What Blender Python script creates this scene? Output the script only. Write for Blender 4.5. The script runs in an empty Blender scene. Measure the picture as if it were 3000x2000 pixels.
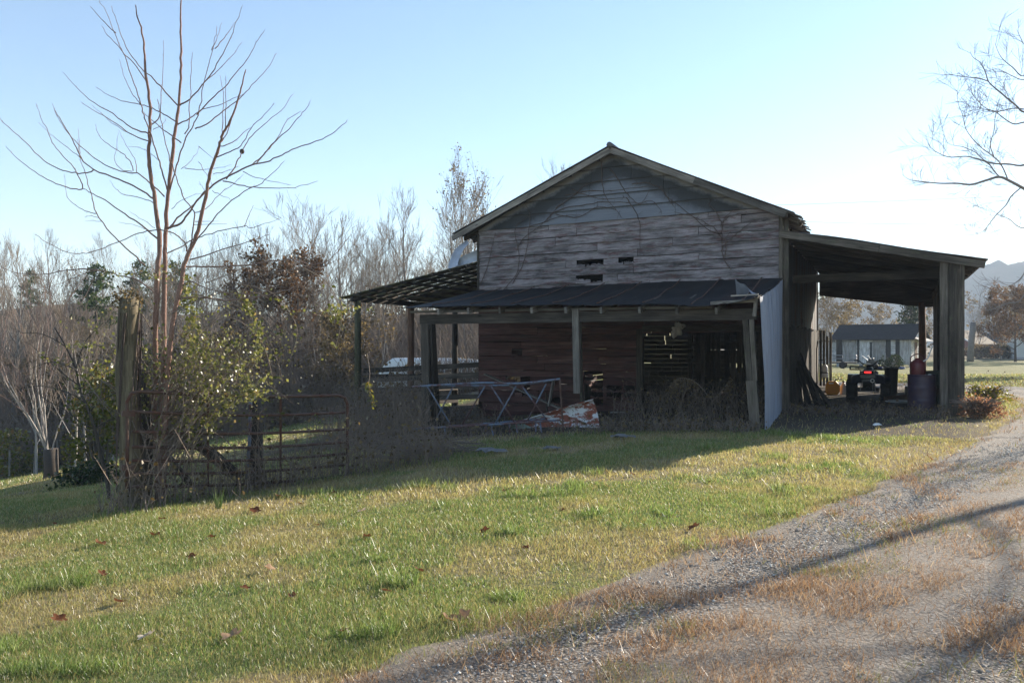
import bpy, math, random
import numpy as np
from mathutils import Vector, Matrix

random.seed(7)
RNG = np.random.default_rng(7)
C = bpy.context.scene.collection
SC = bpy.context.scene
F = 2421.0 / 3000.0          # focal length over picture width
EYE = 1.65

# ------------------------------------------------------------------ camera
cd = bpy.data.cameras.new("camera")
cam = bpy.data.objects.new("camera", cd)
C.objects.link(cam)
cam.location = (0, 0, EYE)
cam.rotation_euler = (math.radians(90), 0, 0)
cd.sensor_width = 36.0
cd.lens = 36.0 * F
cd.shift_y = 10.0 / 3000.0
cd.clip_start = 0.05
cd.clip_end = 5000
SC.camera = cam

# ------------------------------------------------------------------ sky, sun, exposure
SUN_AZ, SUN_EL = 51.5, 18.7   # degrees right of the view direction, above the horizon
w = bpy.data.worlds.new("World")
SC.world = w
w.use_nodes = True
wn = w.node_tree
bg = wn.nodes["Background"]
sky = wn.nodes.new("ShaderNodeTexSky")
sky.sky_type = 'NISHITA'
sky.sun_disc = False
sky.sun_elevation = math.radians(SUN_EL)
sky.sun_rotation = math.radians(SUN_AZ)
sky.air_density = 1.0
sky.dust_density = 0.15
sky.ozone_density = 2.2
wn.links.new(sky.outputs[0], bg.inputs[0])
bg.inputs[1].default_value = 0.085
sl = bpy.data.lights.new("sun", 'SUN')
sl.energy = 5.0
sl.angle = math.radians(0.5)
sl.color = (1.0, 0.90, 0.75)
so = bpy.data.objects.new("sun", sl)
C.objects.link(so)
_az, _el = math.radians(SUN_AZ), math.radians(SUN_EL)
SUND = Vector((math.sin(_az) * math.cos(_el), math.cos(_az) * math.cos(_el), math.sin(_el)))
so.rotation_euler = SUND.to_track_quat('Z', 'Y').to_euler()
so.location = (60, 40, 40)
SC.view_settings.view_transform = 'Standard'
SC.view_settings.look = 'None'
SC.view_settings.exposure = 1.6
SC.view_settings.gamma = 1.0
SC.view_settings.use_curve_mapping = False
cy = SC.cycles
cy.max_bounces = 6
cy.diffuse_bounces = 3
cy.glossy_bounces = 2
cy.transmission_bounces = 4
cy.volume_bounces = 0
cy.transparent_max_bounces = 8
cy.use_denoising = True
cy.sample_clamp_indirect = 6.0

# ------------------------------------------------------------------ small helpers
def vnoise(x, y, seed=0):
    x = np.asarray(x, float); y = np.asarray(y, float)
    xi = np.floor(x); yi = np.floor(y)
    fx = x - xi; fy = y - yi
    fx = fx * fx * (3 - 2 * fx); fy = fy * fy * (3 - 2 * fy)
    def h(a, b):
        s = np.sin(a * 127.1 + b * 311.7 + seed * 74.7) * 43758.5453
        return s - np.floor(s)
    return (h(xi, yi) * (1 - fx) + h(xi + 1, yi) * fx) * (1 - fy) + (h(xi, yi + 1) * (1 - fx) + h(xi + 1, yi + 1) * fx) * fy

def fbm(x, y, seed=0, oct=4):
    a, s, t = 0.5, 0.0, 0.0
    for k in range(oct):
        s = s + a * vnoise(np.asarray(x) * 2 ** k, np.asarray(y) * 2 ** k, seed + k * 3.1)
        t += a
        a *= 0.5
    return s / t

def smooth(a, b, x):
    t = np.clip((np.asarray(x, float) - a) / (b - a), 0, 1)
    return t * t * (3 - 2 * t)

def terrain(x, y):
    x = np.asarray(x, float); y = np.asarray(y, float)
    S = np.logaddexp(0, (1.5 - x) / 1.2) * 1.2
    S = np.where(S > 22, 22 + 14 * (1 - np.exp(-(S - 22) / 14)), S)
    k = np.interp(y, [0, 4, 10, 18, 35, 60, 200], [.025, .04, .07, .135, .178, .178, .1])
    z = -k * S
    wood = 1 - smooth(-4, 26, x - 0.05 * y)
    z = z + wood * np.clip(y - 44, 0, 70) * 0.15 * (.45 + 1.0 * fbm(x * .045, y * .03, 17, 3))
    z = z + 0.013 * np.clip(x - 2, 0, 9) * smooth(8, 14, y) * (1 - smooth(30, 60, y))
    z = z - 0.3 * smooth(35, 80, y) * smooth(0, 12, x)
    z = z + 0.05 * (fbm(x * .5, y * .5, 5, 2) - .5) * (1 - smooth(30, 60, y))
    return z

def gz(x, y):
    return float(terrain(x, y))

def at(px, py, Y):
    return Vector(((px - 1500) / 2421 * Y, Y, EYE - (py - 1010) / 2421 * Y))

def on_ground(px, py):
    """the ground point that the picture shows at px, py"""
    Ya, Yb = 2.0, 150.0
    for Y in np.geomspace(2, 150, 400):
        p = at(px, py, Y)
        if p.z < gz(p.x, p.y):
            Yb = Y
            break
        Ya = Y
    p = at(px, py, (Ya + Yb) / 2)
    return Vector((p.x, p.y, gz(p.x, p.y)))

# the barn's own frame: x to the right along its front, y back, z up
BO = Vector((6.36, 19.5, 0))
BA = math.radians(-24.4)
CA, SA = math.cos(BA), math.sin(BA)
def bw(x, y, z=0.0):
    return Vector((BO.x + CA * x - SA * y, BO.y + SA * x + CA * y, z))
def to_barn(X, Y):
    dx, dy = np.asarray(X) - BO.x, np.asarray(Y) - BO.y
    return CA * dx + SA * dy, -SA * dx + CA * dy
def bgz(x, y):
    p = bw(x, y)
    return gz(p.x, p.y)
def fac(px, py, d):
    """picture point -> x, z on the barn-parallel plane at depth d"""
    r = (px - 1500) / 2421
    x = (r * (BO.y + CA * d) - BO.x + SA * d) / (CA - SA * r)
    Y = BO.y + SA * x + CA * d
    return x, EYE - (py - 1010) / 2421 * Y

EDGE = [(-9, -4.3), (-.97, 4.03), (.88, 6.0), (2.31, 7.37), (3.47, 8.59), (4.37, 9.65), (6.54, 12.0), (10.3, 16.9),
        (13.4, 21.5), (15.0, 25.0), (14.4, 28.2), (11, 30.6), (4, 33.6), (-3, 37)]
def _dens(pts, step):
    out = []
    for (a, b) in zip(pts[:-1], pts[1:]):
        n = max(1, int(math.dist(a, b) / step))
        for k in range(n):
            out.append((a[0] + (b[0] - a[0]) * k / n, a[1] + (b[1] - a[1]) * k / n))
    out.append(pts[-1])
    return np.array(out)
_ED = _dens(EDGE, 0.5)
for _ in range(5):
    _ED[1:-1] = (_ED[:-2] + 2 * _ED[1:-1] + _ED[2:]) / 4
def road_n(x, y):
    x = np.asarray(x, float); y = np.asarray(y, float)
    best = np.full(x.shape, 1e9); val = np.full(x.shape, -99.0)
    for a, b in zip(_ED[:-1], _ED[1:]):
        d = b - a; L = math.hypot(*d); d = d / L
        rx, ry = x - a[0], y - a[1]
        s = np.clip(rx * d[0] + ry * d[1], 0, L)
        qx, qy = rx - d[0] * s, ry - d[1] * s
        dist = np.hypot(qx, qy)
        sg = np.where(rx * d[1] - ry * d[0] > 0, 1.0, -1.0)
        m = dist < best
        best = np.where(m, dist, best); val = np.where(m, dist * sg, val)
    return val

def dryness(x, y):
    d = fbm(np.asarray(x) * .9, np.asarray(y) * 1.0, 11, 5)
    d = smooth(.42, .60, d)
    n = road_n(x, y)
    d = np.clip(d * .75 * (1 - .85 * smooth(24, 36, y)) + .35 * smooth(-1.1, 0, n) + .22 * smooth(8, 13, np.asarray(y) - .25 * np.asarray(x)) * (1 - smooth(24, 34, y)), 0, 1)
    return d

class MB:
    def __init__(s):
        s.v = []; s.f = []; s.uv = []; s.r = []
    def face(s, idx, uv, r):
        s.f.append(idx); s.uv.extend(uv); s.r.append(r)
    def box(s, c, ax, ay, az, r=None, tap=1.0):
        """c centre, three half axes; u runs along ax"""
        c, ax, ay, az = Vector(c), Vector(ax), Vector(ay), Vector(az)
        r = random.random() if r is None else r
        o = len(s.v)
        for i in (-1, 1):
            t = tap if i > 0 else 1.0
            for j in (-1, 1):
                for k in (-1, 1):
                    s.v.append(tuple(c + ax * i + ay * (j * t) + az * (k * t)))
        L, W, H = ax.length * 2, ay.length * 2, az.length * 2
        u0, v0 = random.uniform(0, 50), random.uniform(0, 50)
        def q(a, b, cc, d, lu, lv):
            s.face([o + a, o + b, o + cc, o + d], [(u0, v0), (u0 + lu, v0), (u0 + lu, v0 + lv), (u0, v0 + lv)], r)
        q(0, 4, 5, 1, L, H); q(6, 2, 3, 7, L, H)
        q(4, 0, 2, 6, L, W); q(1, 5, 7, 3, L, W)
        q(2, 0, 1, 3, W, H); q(4, 6, 7, 5, W, H)
    def bx(s, x0, x1, y0, y1, z0, z1, r=None, along='x'):
        c = ((x0 + x1) / 2, (y0 + y1) / 2, (z0 + z1) / 2)
        hx, hy, hz = Vector(((x1 - x0) / 2, 0, 0)), Vector((0, (y1 - y0) / 2, 0)), Vector((0, 0, (z1 - z0) / 2))
        if along == 'x': s.box(c, hx, hy, hz, r)
        elif along == 'y': s.box(c, hy, -hx, hz, r)
        else: s.box(c, hz, hx, hy, r)
    def beam(s, a, b, w, h, up=(0, 0, 1), r=None, tap=1.0):
        a, b = Vector(a), Vector(b)
        d = (b - a)
        up = Vector(up)
        side = d.cross(up)
        if side.length < 1e-6: side = d.cross(Vector((0, 1, 0)))
        side.normalize()
        u2 = side.cross(d).normalized()
        s.box((a + b) / 2, d / 2, side * (w / 2), u2 * (h / 2), r, tap)
    def tube(s, pts, rad, n=6, r=None, cap=True):
        pts = [Vector(p) for p in pts]
        m = len(pts)
        if m < 2: return
        if not hasattr(rad, '__len__'): rad = [rad] * m
        r = random.random() if r is None else r
        o = len(s.v)
        u0, v0 = random.uniform(0, 50), random.uniform(0, 50)
        lens = [0.0]
        for a, b in zip(pts[:-1], pts[1:]): lens.append(lens[-1] + (b - a).length)
        prev = None
        for i, p in enumerate(pts):
            t = (pts[min(i + 1, m - 1)] - pts[max(i - 1, 0)])
            if t.length < 1e-9: t = Vector((0, 0, 1))
            t.normalize()
            if prev is None:
                prev = t.orthogonal().normalized()
            else:
                prev = prev - t * prev.dot(t)
                prev = prev.normalized() if prev.length > 1e-6 else t.orthogonal().normalized()
            bn = t.cross(prev)
            for k in range(n):
                an = 2 * math.pi * k / n
                s.v.append(tuple(p + (prev * math.cos(an) + bn * math.sin(an)) * rad[i]))
        for i in range(m - 1):
            c0, c1 = 2 * math.pi * rad[i], 2 * math.pi * rad[i]
            for k in range(n):
                k2 = (k + 1) % n
                a, b, c, d = o + i * n + k, o + i * n + k2, o + (i + 1) * n + k2, o + (i + 1) * n + k
                va, vb = v0 + c0 * k / n, v0 + c0 * (k + 1) / n
                s.face([a, b, c, d], [(u0 + lens[i], va), (u0 + lens[i], vb), (u0 + lens[i + 1], vb), (u0 + lens[i + 1], va)], r)
        if cap and n > 3:
            s.face([o + k for k in range(n)][::-1], [(u0, v0)] * n, r)
            s.face([o + (m - 1) * n + k for k in range(n)], [(u0, v0)] * n, r)
    def lathe(s, prof, c=(0, 0, 0), n=24, axis='z', r=None):
        c = Vector(c)
        r = random.random() if r is None else r
        o = len(s.v)
        for (rr, h) in prof:
            for k in range(n):
                a = 2 * math.pi * k / n
                x, y = rr * math.cos(a), rr * math.sin(a)
                p = (x, y, h) if axis == 'z' else ((h, x, y) if axis == 'x' else (x, h, y))
                s.v.append(tuple(c + Vector(p)))
        for i in range(len(prof) - 1):
            for k in range(n):
                k2 = (k + 1) % n
                a, b, cc, d = o + i * n + k, o + i * n + k2, o + (i + 1) * n + k2, o + (i + 1) * n + k
                s.face([a, b, cc, d], [(k / n, prof[i][1]), ((k + 1) / n, prof[i][1]), ((k + 1) / n, prof[i + 1][1]), (k / n, prof[i + 1][1])], r)
    def grid(s, P, r=None, flip=False, uvs=None):
        """P: rows x cols of points"""
        r = random.random() if r is None else r
        o = len(s.v)
        R, K = len(P), len(P[0])
        for row in P:
            for p in row: s.v.append(tuple(p))
        for i in range(R - 1):
            for j in range(K - 1):
                q = [o + i * K + j, o + i * K + j + 1, o + (i + 1) * K + j + 1, o + (i + 1) * K + j]
                if uvs: uv = [uvs(i, j), uvs(i, j + 1), uvs(i + 1, j + 1), uvs(i + 1, j)]
                else: uv = [(j, i), (j + 1, i), (j + 1, i + 1), (j, i + 1)]
                if flip: q = q[::-1]; uv = uv[::-1]
                s.face(q, uv, r)
    def poly(s, pts, th, r=None):
        """a flat polygon given a thickness vector"""
        th = Vector(th)
        r = random.random() if r is None else r
        o = len(s.v); n = len(pts)
        for p in pts: s.v.append(tuple(Vector(p)))
        for p in pts: s.v.append(tuple(Vector(p) + th))
        uv0 = [(Vector(p).x + Vector(p).y, Vector(p).z) for p in pts]
        s.face([o + k for k in range(n)][::-1], uv0[::-1], r)
        s.face([o + n + k for k in range(n)], uv0, r)
        for k in range(n):
            k2 = (k + 1) % n
            s.face([o + k, o + k2, o + n + k2, o + n + k], [(0, 0), (1, 0), (1, .02), (0, .02)], r)
    def build(s, name, m, parent=None, smooth_=False, bevel=0.0):
        me = bpy.data.meshes.new(name)
        me.from_pydata(s.v, [], s.f)
        uvl = me.uv_layers.new(name="UVMap")
        uvl.data.foreach_set("uv", np.array(s.uv, dtype=np.float32).ravel())
        a = me.attributes.new("rnd", 'FLOAT', 'FACE')
        a.data.foreach_set("value", np.array(s.r, dtype=np.float32))
        if smooth_: me.polygons.foreach_set("use_smooth", [True] * len(s.f))
        me.materials.append(m)
        me.update()
        o = bpy.data.objects.new(name, me)
        C.objects.link(o)
        if parent: o.parent = parent
        if bevel:
            b = o.modifiers.new("edge", 'BEVEL'); b.width = bevel; b.segments = 2; b.limit_method = 'ANGLE'
        return o

def np_mesh(name, V, Fq, m, parent=None, attrs=None, smooth_=False):
    """V (n,3), Fq (m,k) faces all of k corners; attrs: name -> per-face values"""
    V = np.asarray(V, np.float32); Fq = np.asarray(Fq, np.int32)
    me = bpy.data.meshes.new(name)
    k = Fq.shape[1]
    me.vertices.add(len(V)); me.vertices.foreach_set("co", V.ravel())
    me.loops.add(Fq.size); me.loops.foreach_set("vertex_index", Fq.ravel())
    me.polygons.add(len(Fq))
    me.polygons.foreach_set("loop_start", np.arange(0, Fq.size, k, dtype=np.int32))
    me.polygons.foreach_set("loop_total", np.full(len(Fq), k, np.int32))
    if smooth_: me.polygons.foreach_set("use_smooth", np.ones(len(Fq), bool))
    me.update(calc_edges=True)
    for an, vals in (attrs or {}).items():
        dom = 'FACE' if len(vals) == len(Fq) else 'POINT'
        a = me.attributes.new(an, 'FLOAT', dom)
        a.data.foreach_set("value", np.asarray(vals, np.float32))
    me.materials.append(m)
    o = bpy.data.objects.new(name, me)
    C.objects.link(o)
    if parent: o.parent = parent
    return o

def empty(name, loc=(0, 0, 0), rz=0.0):
    o = bpy.data.objects.new(name, None)
    o.empty_display_size = 0.2
    C.objects.link(o)
    o.location = loc; o.rotation_euler = (0, 0, rz)
    return o

def tag(o, label=None, cat=None, group=None, kind=None):
    if label: o["label"] = label
    if cat: o["category"] = cat
    if group: o["group"] = group
    if kind: o["kind"] = kind
    return o

def thing(name, label, cat, loc=(0, 0, 0), rz=0.0, group=None):
    return tag(empty(name, loc, rz), label, cat, group)

def copy_tree(o, parent=None):
    c = o.copy()
    C.objects.link(c)
    if parent: c.parent = parent
    for ch in list(o.children): copy_tree(ch, c)
    return c

# ------------------------------------------------------------------ materials
class NT:
    def __init__(s, name):
        s.m = bpy.data.materials.new(name)
        s.m.use_nodes = True
        s.t = s.m.node_tree
        s.b = s.t.nodes["Principled BSDF"]
        s.out = s.t.nodes["Material Output"]
    def n(s, typ, **kw):
        nd = s.t.nodes.new(typ)
        for k, v in kw.items():
            if k.startswith('i_'):
                key = k[2:]
                key = int(key) if key.isdigit() else key.replace('_', ' ')
                if hasattr(v, 'is_output'): s.t.links.new(v, nd.inputs[key])
                else: nd.inputs[key].default_value = v
            else: setattr(nd, k, v)
        return nd
    def L(s, a, b): s.t.links.new(a, b)
    def attr(s, name): return s.n('ShaderNodeAttribute', attribute_name=name).outputs['Fac']
    def coord(s, which='Object'): return s.n('ShaderNodeTexCoord').outputs[which]
    def map(s, v, scale, loc=(0, 0, 0)):
        nd = s.n('ShaderNodeMapping', i_Vector=v)
        nd.inputs['Scale'].default_value = scale
        nd.inputs['Location'].default_value = loc
        return nd.outputs[0]
    def noise(s, v, scale, detail=4, rough=.55, dist=0.0):
        nd = s.n('ShaderNodeTexNoise', i_Vector=v, i_Scale=scale, i_Detail=detail, i_Roughness=rough, i_Distortion=dist)
        return nd.outputs['Fac']
    def math(s, op, a, b=0.0, clamp=False):
        nd = s.n('ShaderNodeMath', operation=op, use_clamp=clamp)
        for i, q in enumerate((a, b)):
            if hasattr(q, 'is_output'): s.L(q, nd.inputs[i])
            else: nd.inputs[i].default_value = q
        return nd.outputs[0]
    def ramp(s, f, stops):
        nd = s.n('ShaderNodeValToRGB', i_Fac=f)
        e = nd.color_ramp.elements
        while len(e) < len(stops): e.new(0.5)
        for k, (p, c) in enumerate(stops):
            e[k].position = p
            e[k].color = (c, c, c, 1) if not hasattr(c, '__len__') else (*c, 1)
        return nd.outputs[0]
    def mix(s, f, a, b, mode='MIX'):
        nd = s.n('ShaderNodeMix', data_type='RGBA', blend_type=mode)
        for i, q in ((0, f), (6, a), (7, b)):
            if hasattr(q, 'is_output'): s.L(q, nd.inputs[i])
            elif i == 0: nd.inputs[0].default_value = q
            else: nd.inputs[i].default_value = (*q, 1)
        return nd.outputs[2]
    def bump(s, h, strength=.4, dist=.02):
        nd = s.n('ShaderNodeBump', i_Height=h, i_Strength=strength, i_Distance=dist)
        s.L(nd.outputs[0], s.b.inputs['Normal'])
    def col(s, c):
        if hasattr(c, 'is_output'): s.L(c, s.b.inputs['Base Color'])
        else: s.b.inputs['Base Color'].default_value = (*c, 1)
        return s
    def rough(s, r):
        if hasattr(r, 'is_output'): s.L(r, s.b.inputs['Roughness'])
        else: s.b.inputs['Roughness'].default_value = r
        return s
    def spec(s, v): s.b.inputs['Specular IOR Level'].default_value = v; return s
    def metal(s, v): s.b.inputs['Metallic'].default_value = v; return s

def wood(name, dark, mid, light, paint=None, pamt=.5, lichen=None, gscale=26, lamt=.5, red=None, pst=(.8, 7)):
    t = NT(name)
    uv = t.coord('UV')
    r = t.attr('rnd')
    comb = t.n('ShaderNodeCombineXYZ', i_Z=t.math('MULTIPLY', r, 41.0)).outputs[0]
    v = t.n('ShaderNodeVectorMath', operation='ADD', i_0=uv, i_1=comb).outputs[0]
    g = t.noise(t.map(v, (1.1, gscale, 1)), 1.6, 6, .62, .15)
    big = t.noise(t.map(v, (.9, 3.0, 1)), 1.3, 4, .6)
    c = t.ramp(g, [(.28, dark), (.5, mid), (.72, light)])
    rb = t.math('ADD', t.math('MULTIPLY', r, .9), .5)
    vv = t.math('MULTIPLY', rb, t.math('ADD', t.math('MULTIPLY', t.ramp(big, [(.25, 0.0), (.75, 1.0)]), 1.15), .42))
    c = t.mix(1.0, c, t.n('ShaderNodeCombineColor', i_0=vv, i_1=vv, i_2=vv).outputs[0], 'MULTIPLY')
    if paint:
        pn = t.noise(t.map(v, (pst[0], pst[1], 1)), 2.2, 7, .72, .1)
        pf = t.math('MULTIPLY', t.ramp(pn, [(.5 - .10, 0.0), (.5 + .10, 1.0)]), pamt)
        c = t.mix(pf, c, paint)
    if red:
        rn = t.noise(t.map(v, (1.2, 7, 1)), 1.9, 6, .72, .1)
        c = t.mix(t.math('MULTIPLY', t.ramp(rn, [(.52, 0.0), (.64, 1.0)]), .75), c, red)
    if lichen:
        ln = t.noise(t.map(v, (2, 5, 1)), 3.0, 5, .7)
        lf = t.math('MULTIPLY', t.ramp(ln, [(.55, 0.0), (.68, 1.0)]), lamt)
        c = t.mix(lf, c, lichen)
    vk = t.n('ShaderNodeTexVoronoi', i_Vector=t.map(v, (1.0, 4.0, 1)), i_Scale=1.15)
    kf = t.ramp(vk.outputs['Distance'], [(.035, 0.0), (.09, 1.0)])
    c = t.mix(kf, tuple(q * .4 for q in dark), c)
    t.col(c).rough(.88).spec(.2)
    t.bump(g, .5, .008)
    return t.m

def metalmat(name, base, rust=(.12, .045, .022), ramt=.5, rough=.5, metal=.0, scale=3.0, lo=.5, hi=.62, streak=(1, 1, 1), spec=.4):
    t = NT(name)
    v = t.map(t.coord('Object'), streak)
    n = t.noise(v, scale, 7, .68, .3)
    f = t.math('MULTIPLY', t.ramp(n, [(lo, 0.0), (hi, 1.0)]), ramt)
    n2 = t.noise(v, scale * 6, 4, .6)
    b = t.mix(t.math('MULTIPLY', n2, .6), base, tuple(q * .6 for q in base))
    rc = t.mix(n2, rust, tuple(q * 1.7 for q in rust))
    t.col(t.mix(f, b, rc))
    t.rough(t.math('ADD', t.math('MULTIPLY', f, .35), rough)).metal(metal).spec(spec)
    t.bump(n2, .25, .01)
    return t.m

def bark(name, c0, c1, c2, sc=9.0):
    t = NT(name)
    uv = t.coord('UV'); r = t.attr('rnd')
    n = t.noise(t.map(uv, (3, 10, 1)), sc, 6, .7)
    n2 = t.noise(t.map(uv, (1, 1, 1)), 2.2, 3, .5)
    c = t.ramp(n, [(.3, c0), (.5, c1), (.72, c2)])
    k = t.math('ADD', t.math('MULTIPLY', n2, .7), .62)
    c = t.mix(1.0, c, t.n('ShaderNodeCombineColor', i_0=k, i_1=k, i_2=k).outputs[0], 'MULTIPLY')
    t.col(c).rough(.85).spec(.25)
    t.bump(n, .5, .01)
    return t.m

def plain(name, c, rough=.6, var=.35, scale=8.0, spec=.35, metal=0.0, bump=.15):
    t = NT(name)
    n = t.noise(t.coord('Object'), scale, 5, .65)
    t.col(t.mix(n, tuple(q * (1 - var) for q in c), tuple(min(1, q * (1 + var)) for q in c)))
    t.rough(t.math('ADD', t.math('MULTIPLY', n, .25), rough - .12)).spec(spec).metal(metal)
    t.bump(n, bump, .01)
    return t.m

def leafy(name, stops, trans=.45, rough=.6, extra=None, tint=None):
    """thin blades and leaves: colour by the per-face value rnd (and dry), letting light through"""
    t = NT(name)
    r = t.attr('rnd')
    c = t.ramp(r, stops)
    if extra:
        d = t.attr('dry')
        c2 = t.ramp(r, extra)
        c = t.mix(d, c, c2)
    df = t.n('ShaderNodeBsdfDiffuse', i_Color=c)
    tc = t.mix(1.0, c, tint or (1.5, 1.4, .8), 'MULTIPLY')
    tr = t.n('ShaderNodeBsdfTranslucent', i_Color=tc)
    mx = t.n('ShaderNodeMixShader', i_0=trans, i_1=df.outputs[0], i_2=tr.outputs[0])
    gl = t.n('ShaderNodeBsdfGlossy', i_Color=(1, 1, 1, 1), i_Roughness=.5)
    lw = t.n('ShaderNodeLayerWeight', i_Blend=.25)
    fr = t.math('MULTIPLY', lw.outputs['Fresnel'], .16 * (1 - rough))
    m2 = t.n('ShaderNodeMixShader', i_0=fr, i_1=mx.outputs[0], i_2=gl.outputs[0])
    t.L(m2.outputs[0], t.out.inputs['Surface'])
    return t.m

M = {}
M['siding'] = wood('weathered grey siding', (.026, .022, .023), (.10, .09, .093), (.19, .172, .18), paint=(.40, .35, .365), pamt=.58, lichen=(.14, .16, .11), lamt=.4, gscale=30, red=(.10, .038, .036), pst=(.55, 3.2))
M['siding_red'] = wood('worn red siding', (.022, .015, .014), (.065, .036, .032), (.115, .072, .062), paint=(.085, .03, .026), pamt=.6, gscale=20)
M['timber'] = wood('old dark timber', (.022, .019, .016), (.058, .048, .04), (.105, .088, .072))
M['timber_pale'] = wood('pale grey timber', (.075, .065, .058), (.18, .16, .14), (.29, .265, .235))
M['timber_mid'] = wood('brown grey timber', (.035, .03, .025), (.095, .08, .066), (.165, .14, .115), lichen=(.12, .14, .075), lamt=.4)
M['timber_green'] = wood('mossy timber', (.05, .048, .03), (.115, .11, .065), (.18, .17, .11), lichen=(.16, .175, .075), lamt=.6)
M['timber_post'] = wood('tan gate post timber', (.045, .036, .025), (.115, .092, .06), (.20, .16, .105), lichen=(.20, .19, .10), lamt=.5)
M['timber_reddish'] = wood('reddish timber', (.05, .03, .022), (.13, .075, .05), (.20, .12, .085))
M['galv'] = metalmat('galvanised sheet', (.24, .27, .34), rust=(.10, .075, .06), ramt=.5, rough=.45, scale=1.4, lo=.52, hi=.72, streak=(4, 4, .5), spec=.4)
M['galv_skylit'] = metalmat('skylit galvanised sheet', (.46, .50, .58), rust=(.16, .12, .10), ramt=.4, rough=.4, scale=1.4, lo=.55, hi=.72, spec=.5)  # lightened copy of the sheet metal, for sky light on the curled sheet
M['roof'] = metalmat('dark old roof metal', (.10, .10, .105), ramt=.5, rough=.55, scale=1.2)
M['porch_roof'] = metalmat('black tarred roof sheet', (.014, .0145, .017), rust=(.055, .026, .019), ramt=.6, rough=.72, scale=1.0, streak=(2.6, .3, 1), lo=.55, hi=.72, spec=.15)
M['tube_blue'] = metalmat('blue grey painted tube', (.14, .18, .25), rust=(.08, .03, .02), ramt=.85, rough=.5, scale=2.2, lo=.46, hi=.54)
M['tube_rust'] = metalmat('rusty tube', (.10, .055, .04), rust=(.07, .028, .018), ramt=.9, rough=.7, scale=5)
M['chute'] = metalmat('rusty white sheet', (.62, .62, .62), rust=(.16, .05, .03), ramt=1.0, rough=.55, scale=2.6, lo=.46, hi=.52, streak=(1.0, 1.0, 2.2))
M['chute_green'] = metalmat('faded green sheet', (.22, .30, .25), rust=(.13, .06, .035), ramt=.8, rough=.6, scale=3.5, lo=.52, hi=.62)
M['bark_tree'] = bark('reddish grey bark', (.11, .06, .045), (.23, .135, .105), (.38, .26, .21))
M['bark_twig'] = bark('twig bark', (.12, .075, .06), (.22, .15, .125), (.32, .24, .21))
M['bark_grey'] = bark('grey bark', (.12, .10, .085), (.23, .20, .175), (.34, .31, .28))
M['bark_dark'] = bark('dark bark', (.03, .025, .02), (.07, .055, .045), (.12, .10, .08))
M['twig_wood'] = bark('wood twig bark', (.095, .074, .056), (.185, .148, .115), (.28, .235, .19))
M['bark_white'] = bark('white bark', (.17, .145, .125), (.33, .295, .265), (.52, .48, .44), 4.0)
M['bark_right'] = bark('right tree bark', (.12, .10, .095), (.22, .19, .18), (.32, .285, .275))
M['weed'] = bark('dry weed stalk', (.09, .065, .05), (.20, .155, .125), (.33, .275, .225))
M['vine'] = bark('dead vine', (.05, .035, .03), (.10, .07, .06), (.16, .12, .10))
M['leaf_green'] = leafy('honeysuckle leaves', [(.0, (.07, .08, .025)), (.5, (.16, .165, .055)), (.9, (.26, .245, .10)), (1, (.28, .19, .10))], .45, .35, tint=(1.2, 1.2, .8))
M['leaf_ever'] = leafy('evergreen leaves', [(.0, (.012, .022, .009)), (.6, (.03, .05, .018)), (1, (.055, .07, .025))], .2, .6)
M['leaf_pine'] = leafy('pine needles', [(.0, (.02, .04, .015)), (.6, (.05, .085, .025)), (1, (.09, .12, .04))], .25, .6)
M['leaf_brown'] = leafy('brown leaves', [(.0, (.06, .036, .02)), (.5, (.135, .078, .04)), (1, (.23, .14, .075))], .35, .6, tint=(1.3, 1.1, .8))
M['leaf_tan'] = leafy('tan brush leaves', [(.0, (.06, .045, .028)), (.5, (.14, .10, .06)), (1, (.22, .17, .10))], .35, .6)
M['leaf_russet'] = leafy('russet weed leaves', [(.0, (.12, .06, .04)), (.5, (.24, .13, .085)), (1, (.36, .24, .16))], .45, .6, tint=(1.25, 1.1, .9))
M['leaf_lit'] = leafy('yellow green leaves', [(.0, (.06, .07, .014)), (.5, (.13, .14, .03)), (.8, (.20, .18, .045)), (1, (.24, .13, .06))], .45, .4)
M['fallen'] = leafy('fallen leaf', [(.0, (.11, .04, .022)), (.5, (.20, .105, .055)), (.75, (.38, .26, .17)), (1, (.58, .50, .40))], .3, .5, tint=(1.2, 1.0, .8))
M['grass'] = leafy('lawn grass', [(.0, (.065, .105, .024)), (.5, (.14, .20, .06)), (.92, (.21, .275, .10)), (1, (.40, .40, .24))], .5, .3,
                   extra=[(.0, (.18, .12, .06)), (.45, (.36, .265, .135)), (.92, (.46, .36, .20)), (1, (.56, .48, .32))], tint=(1.25, 1.35, .9))
M['dead_grass'] = leafy('dead grass', [(.0, (.13, .072, .042)), (.4, (.27, .16, .092)), (.8, (.38, .265, .17)), (.95, (.52, .42, .31)), (1, (.16, .18, .05))], .42, .4, tint=(1.25, 1.15, .9))
M['tyre'] = plain('black rubber', (.016, .016, .017), .8, .3, 20)
M['black_plastic'] = plain('black plastic', (.018, .019, .021), .42, .3, 6)
M['atv_body'] = plain('dark blue plastic', (.012, .016, .035), .32, .3, 4, .5)
M['steel'] = plain('worn steel', (.22, .22, .23), .4, .35, 14, .5, .6)
M['drum'] = metalmat('purple drum paint', (.034, .021, .048), rust=(.05, .025, .02), ramt=.4, rough=.42, scale=4)
M['drum_green'] = metalmat('dark green drum paint', (.02, .035, .03), rust=(.06, .03, .02), ramt=.5, rough=.5, scale=4)
M['red_paint'] = metalmat('red can paint', (.11, .012, .015), rust=(.05, .02, .015), ramt=.3, rough=.4, scale=5)
M['yellow'] = plain('yellow orange plastic', (.72, .27, .012), .45, .2, 6)
M['white_paint'] = plain('white plastic', (.75, .75, .73), .45, .12, 6)
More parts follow.
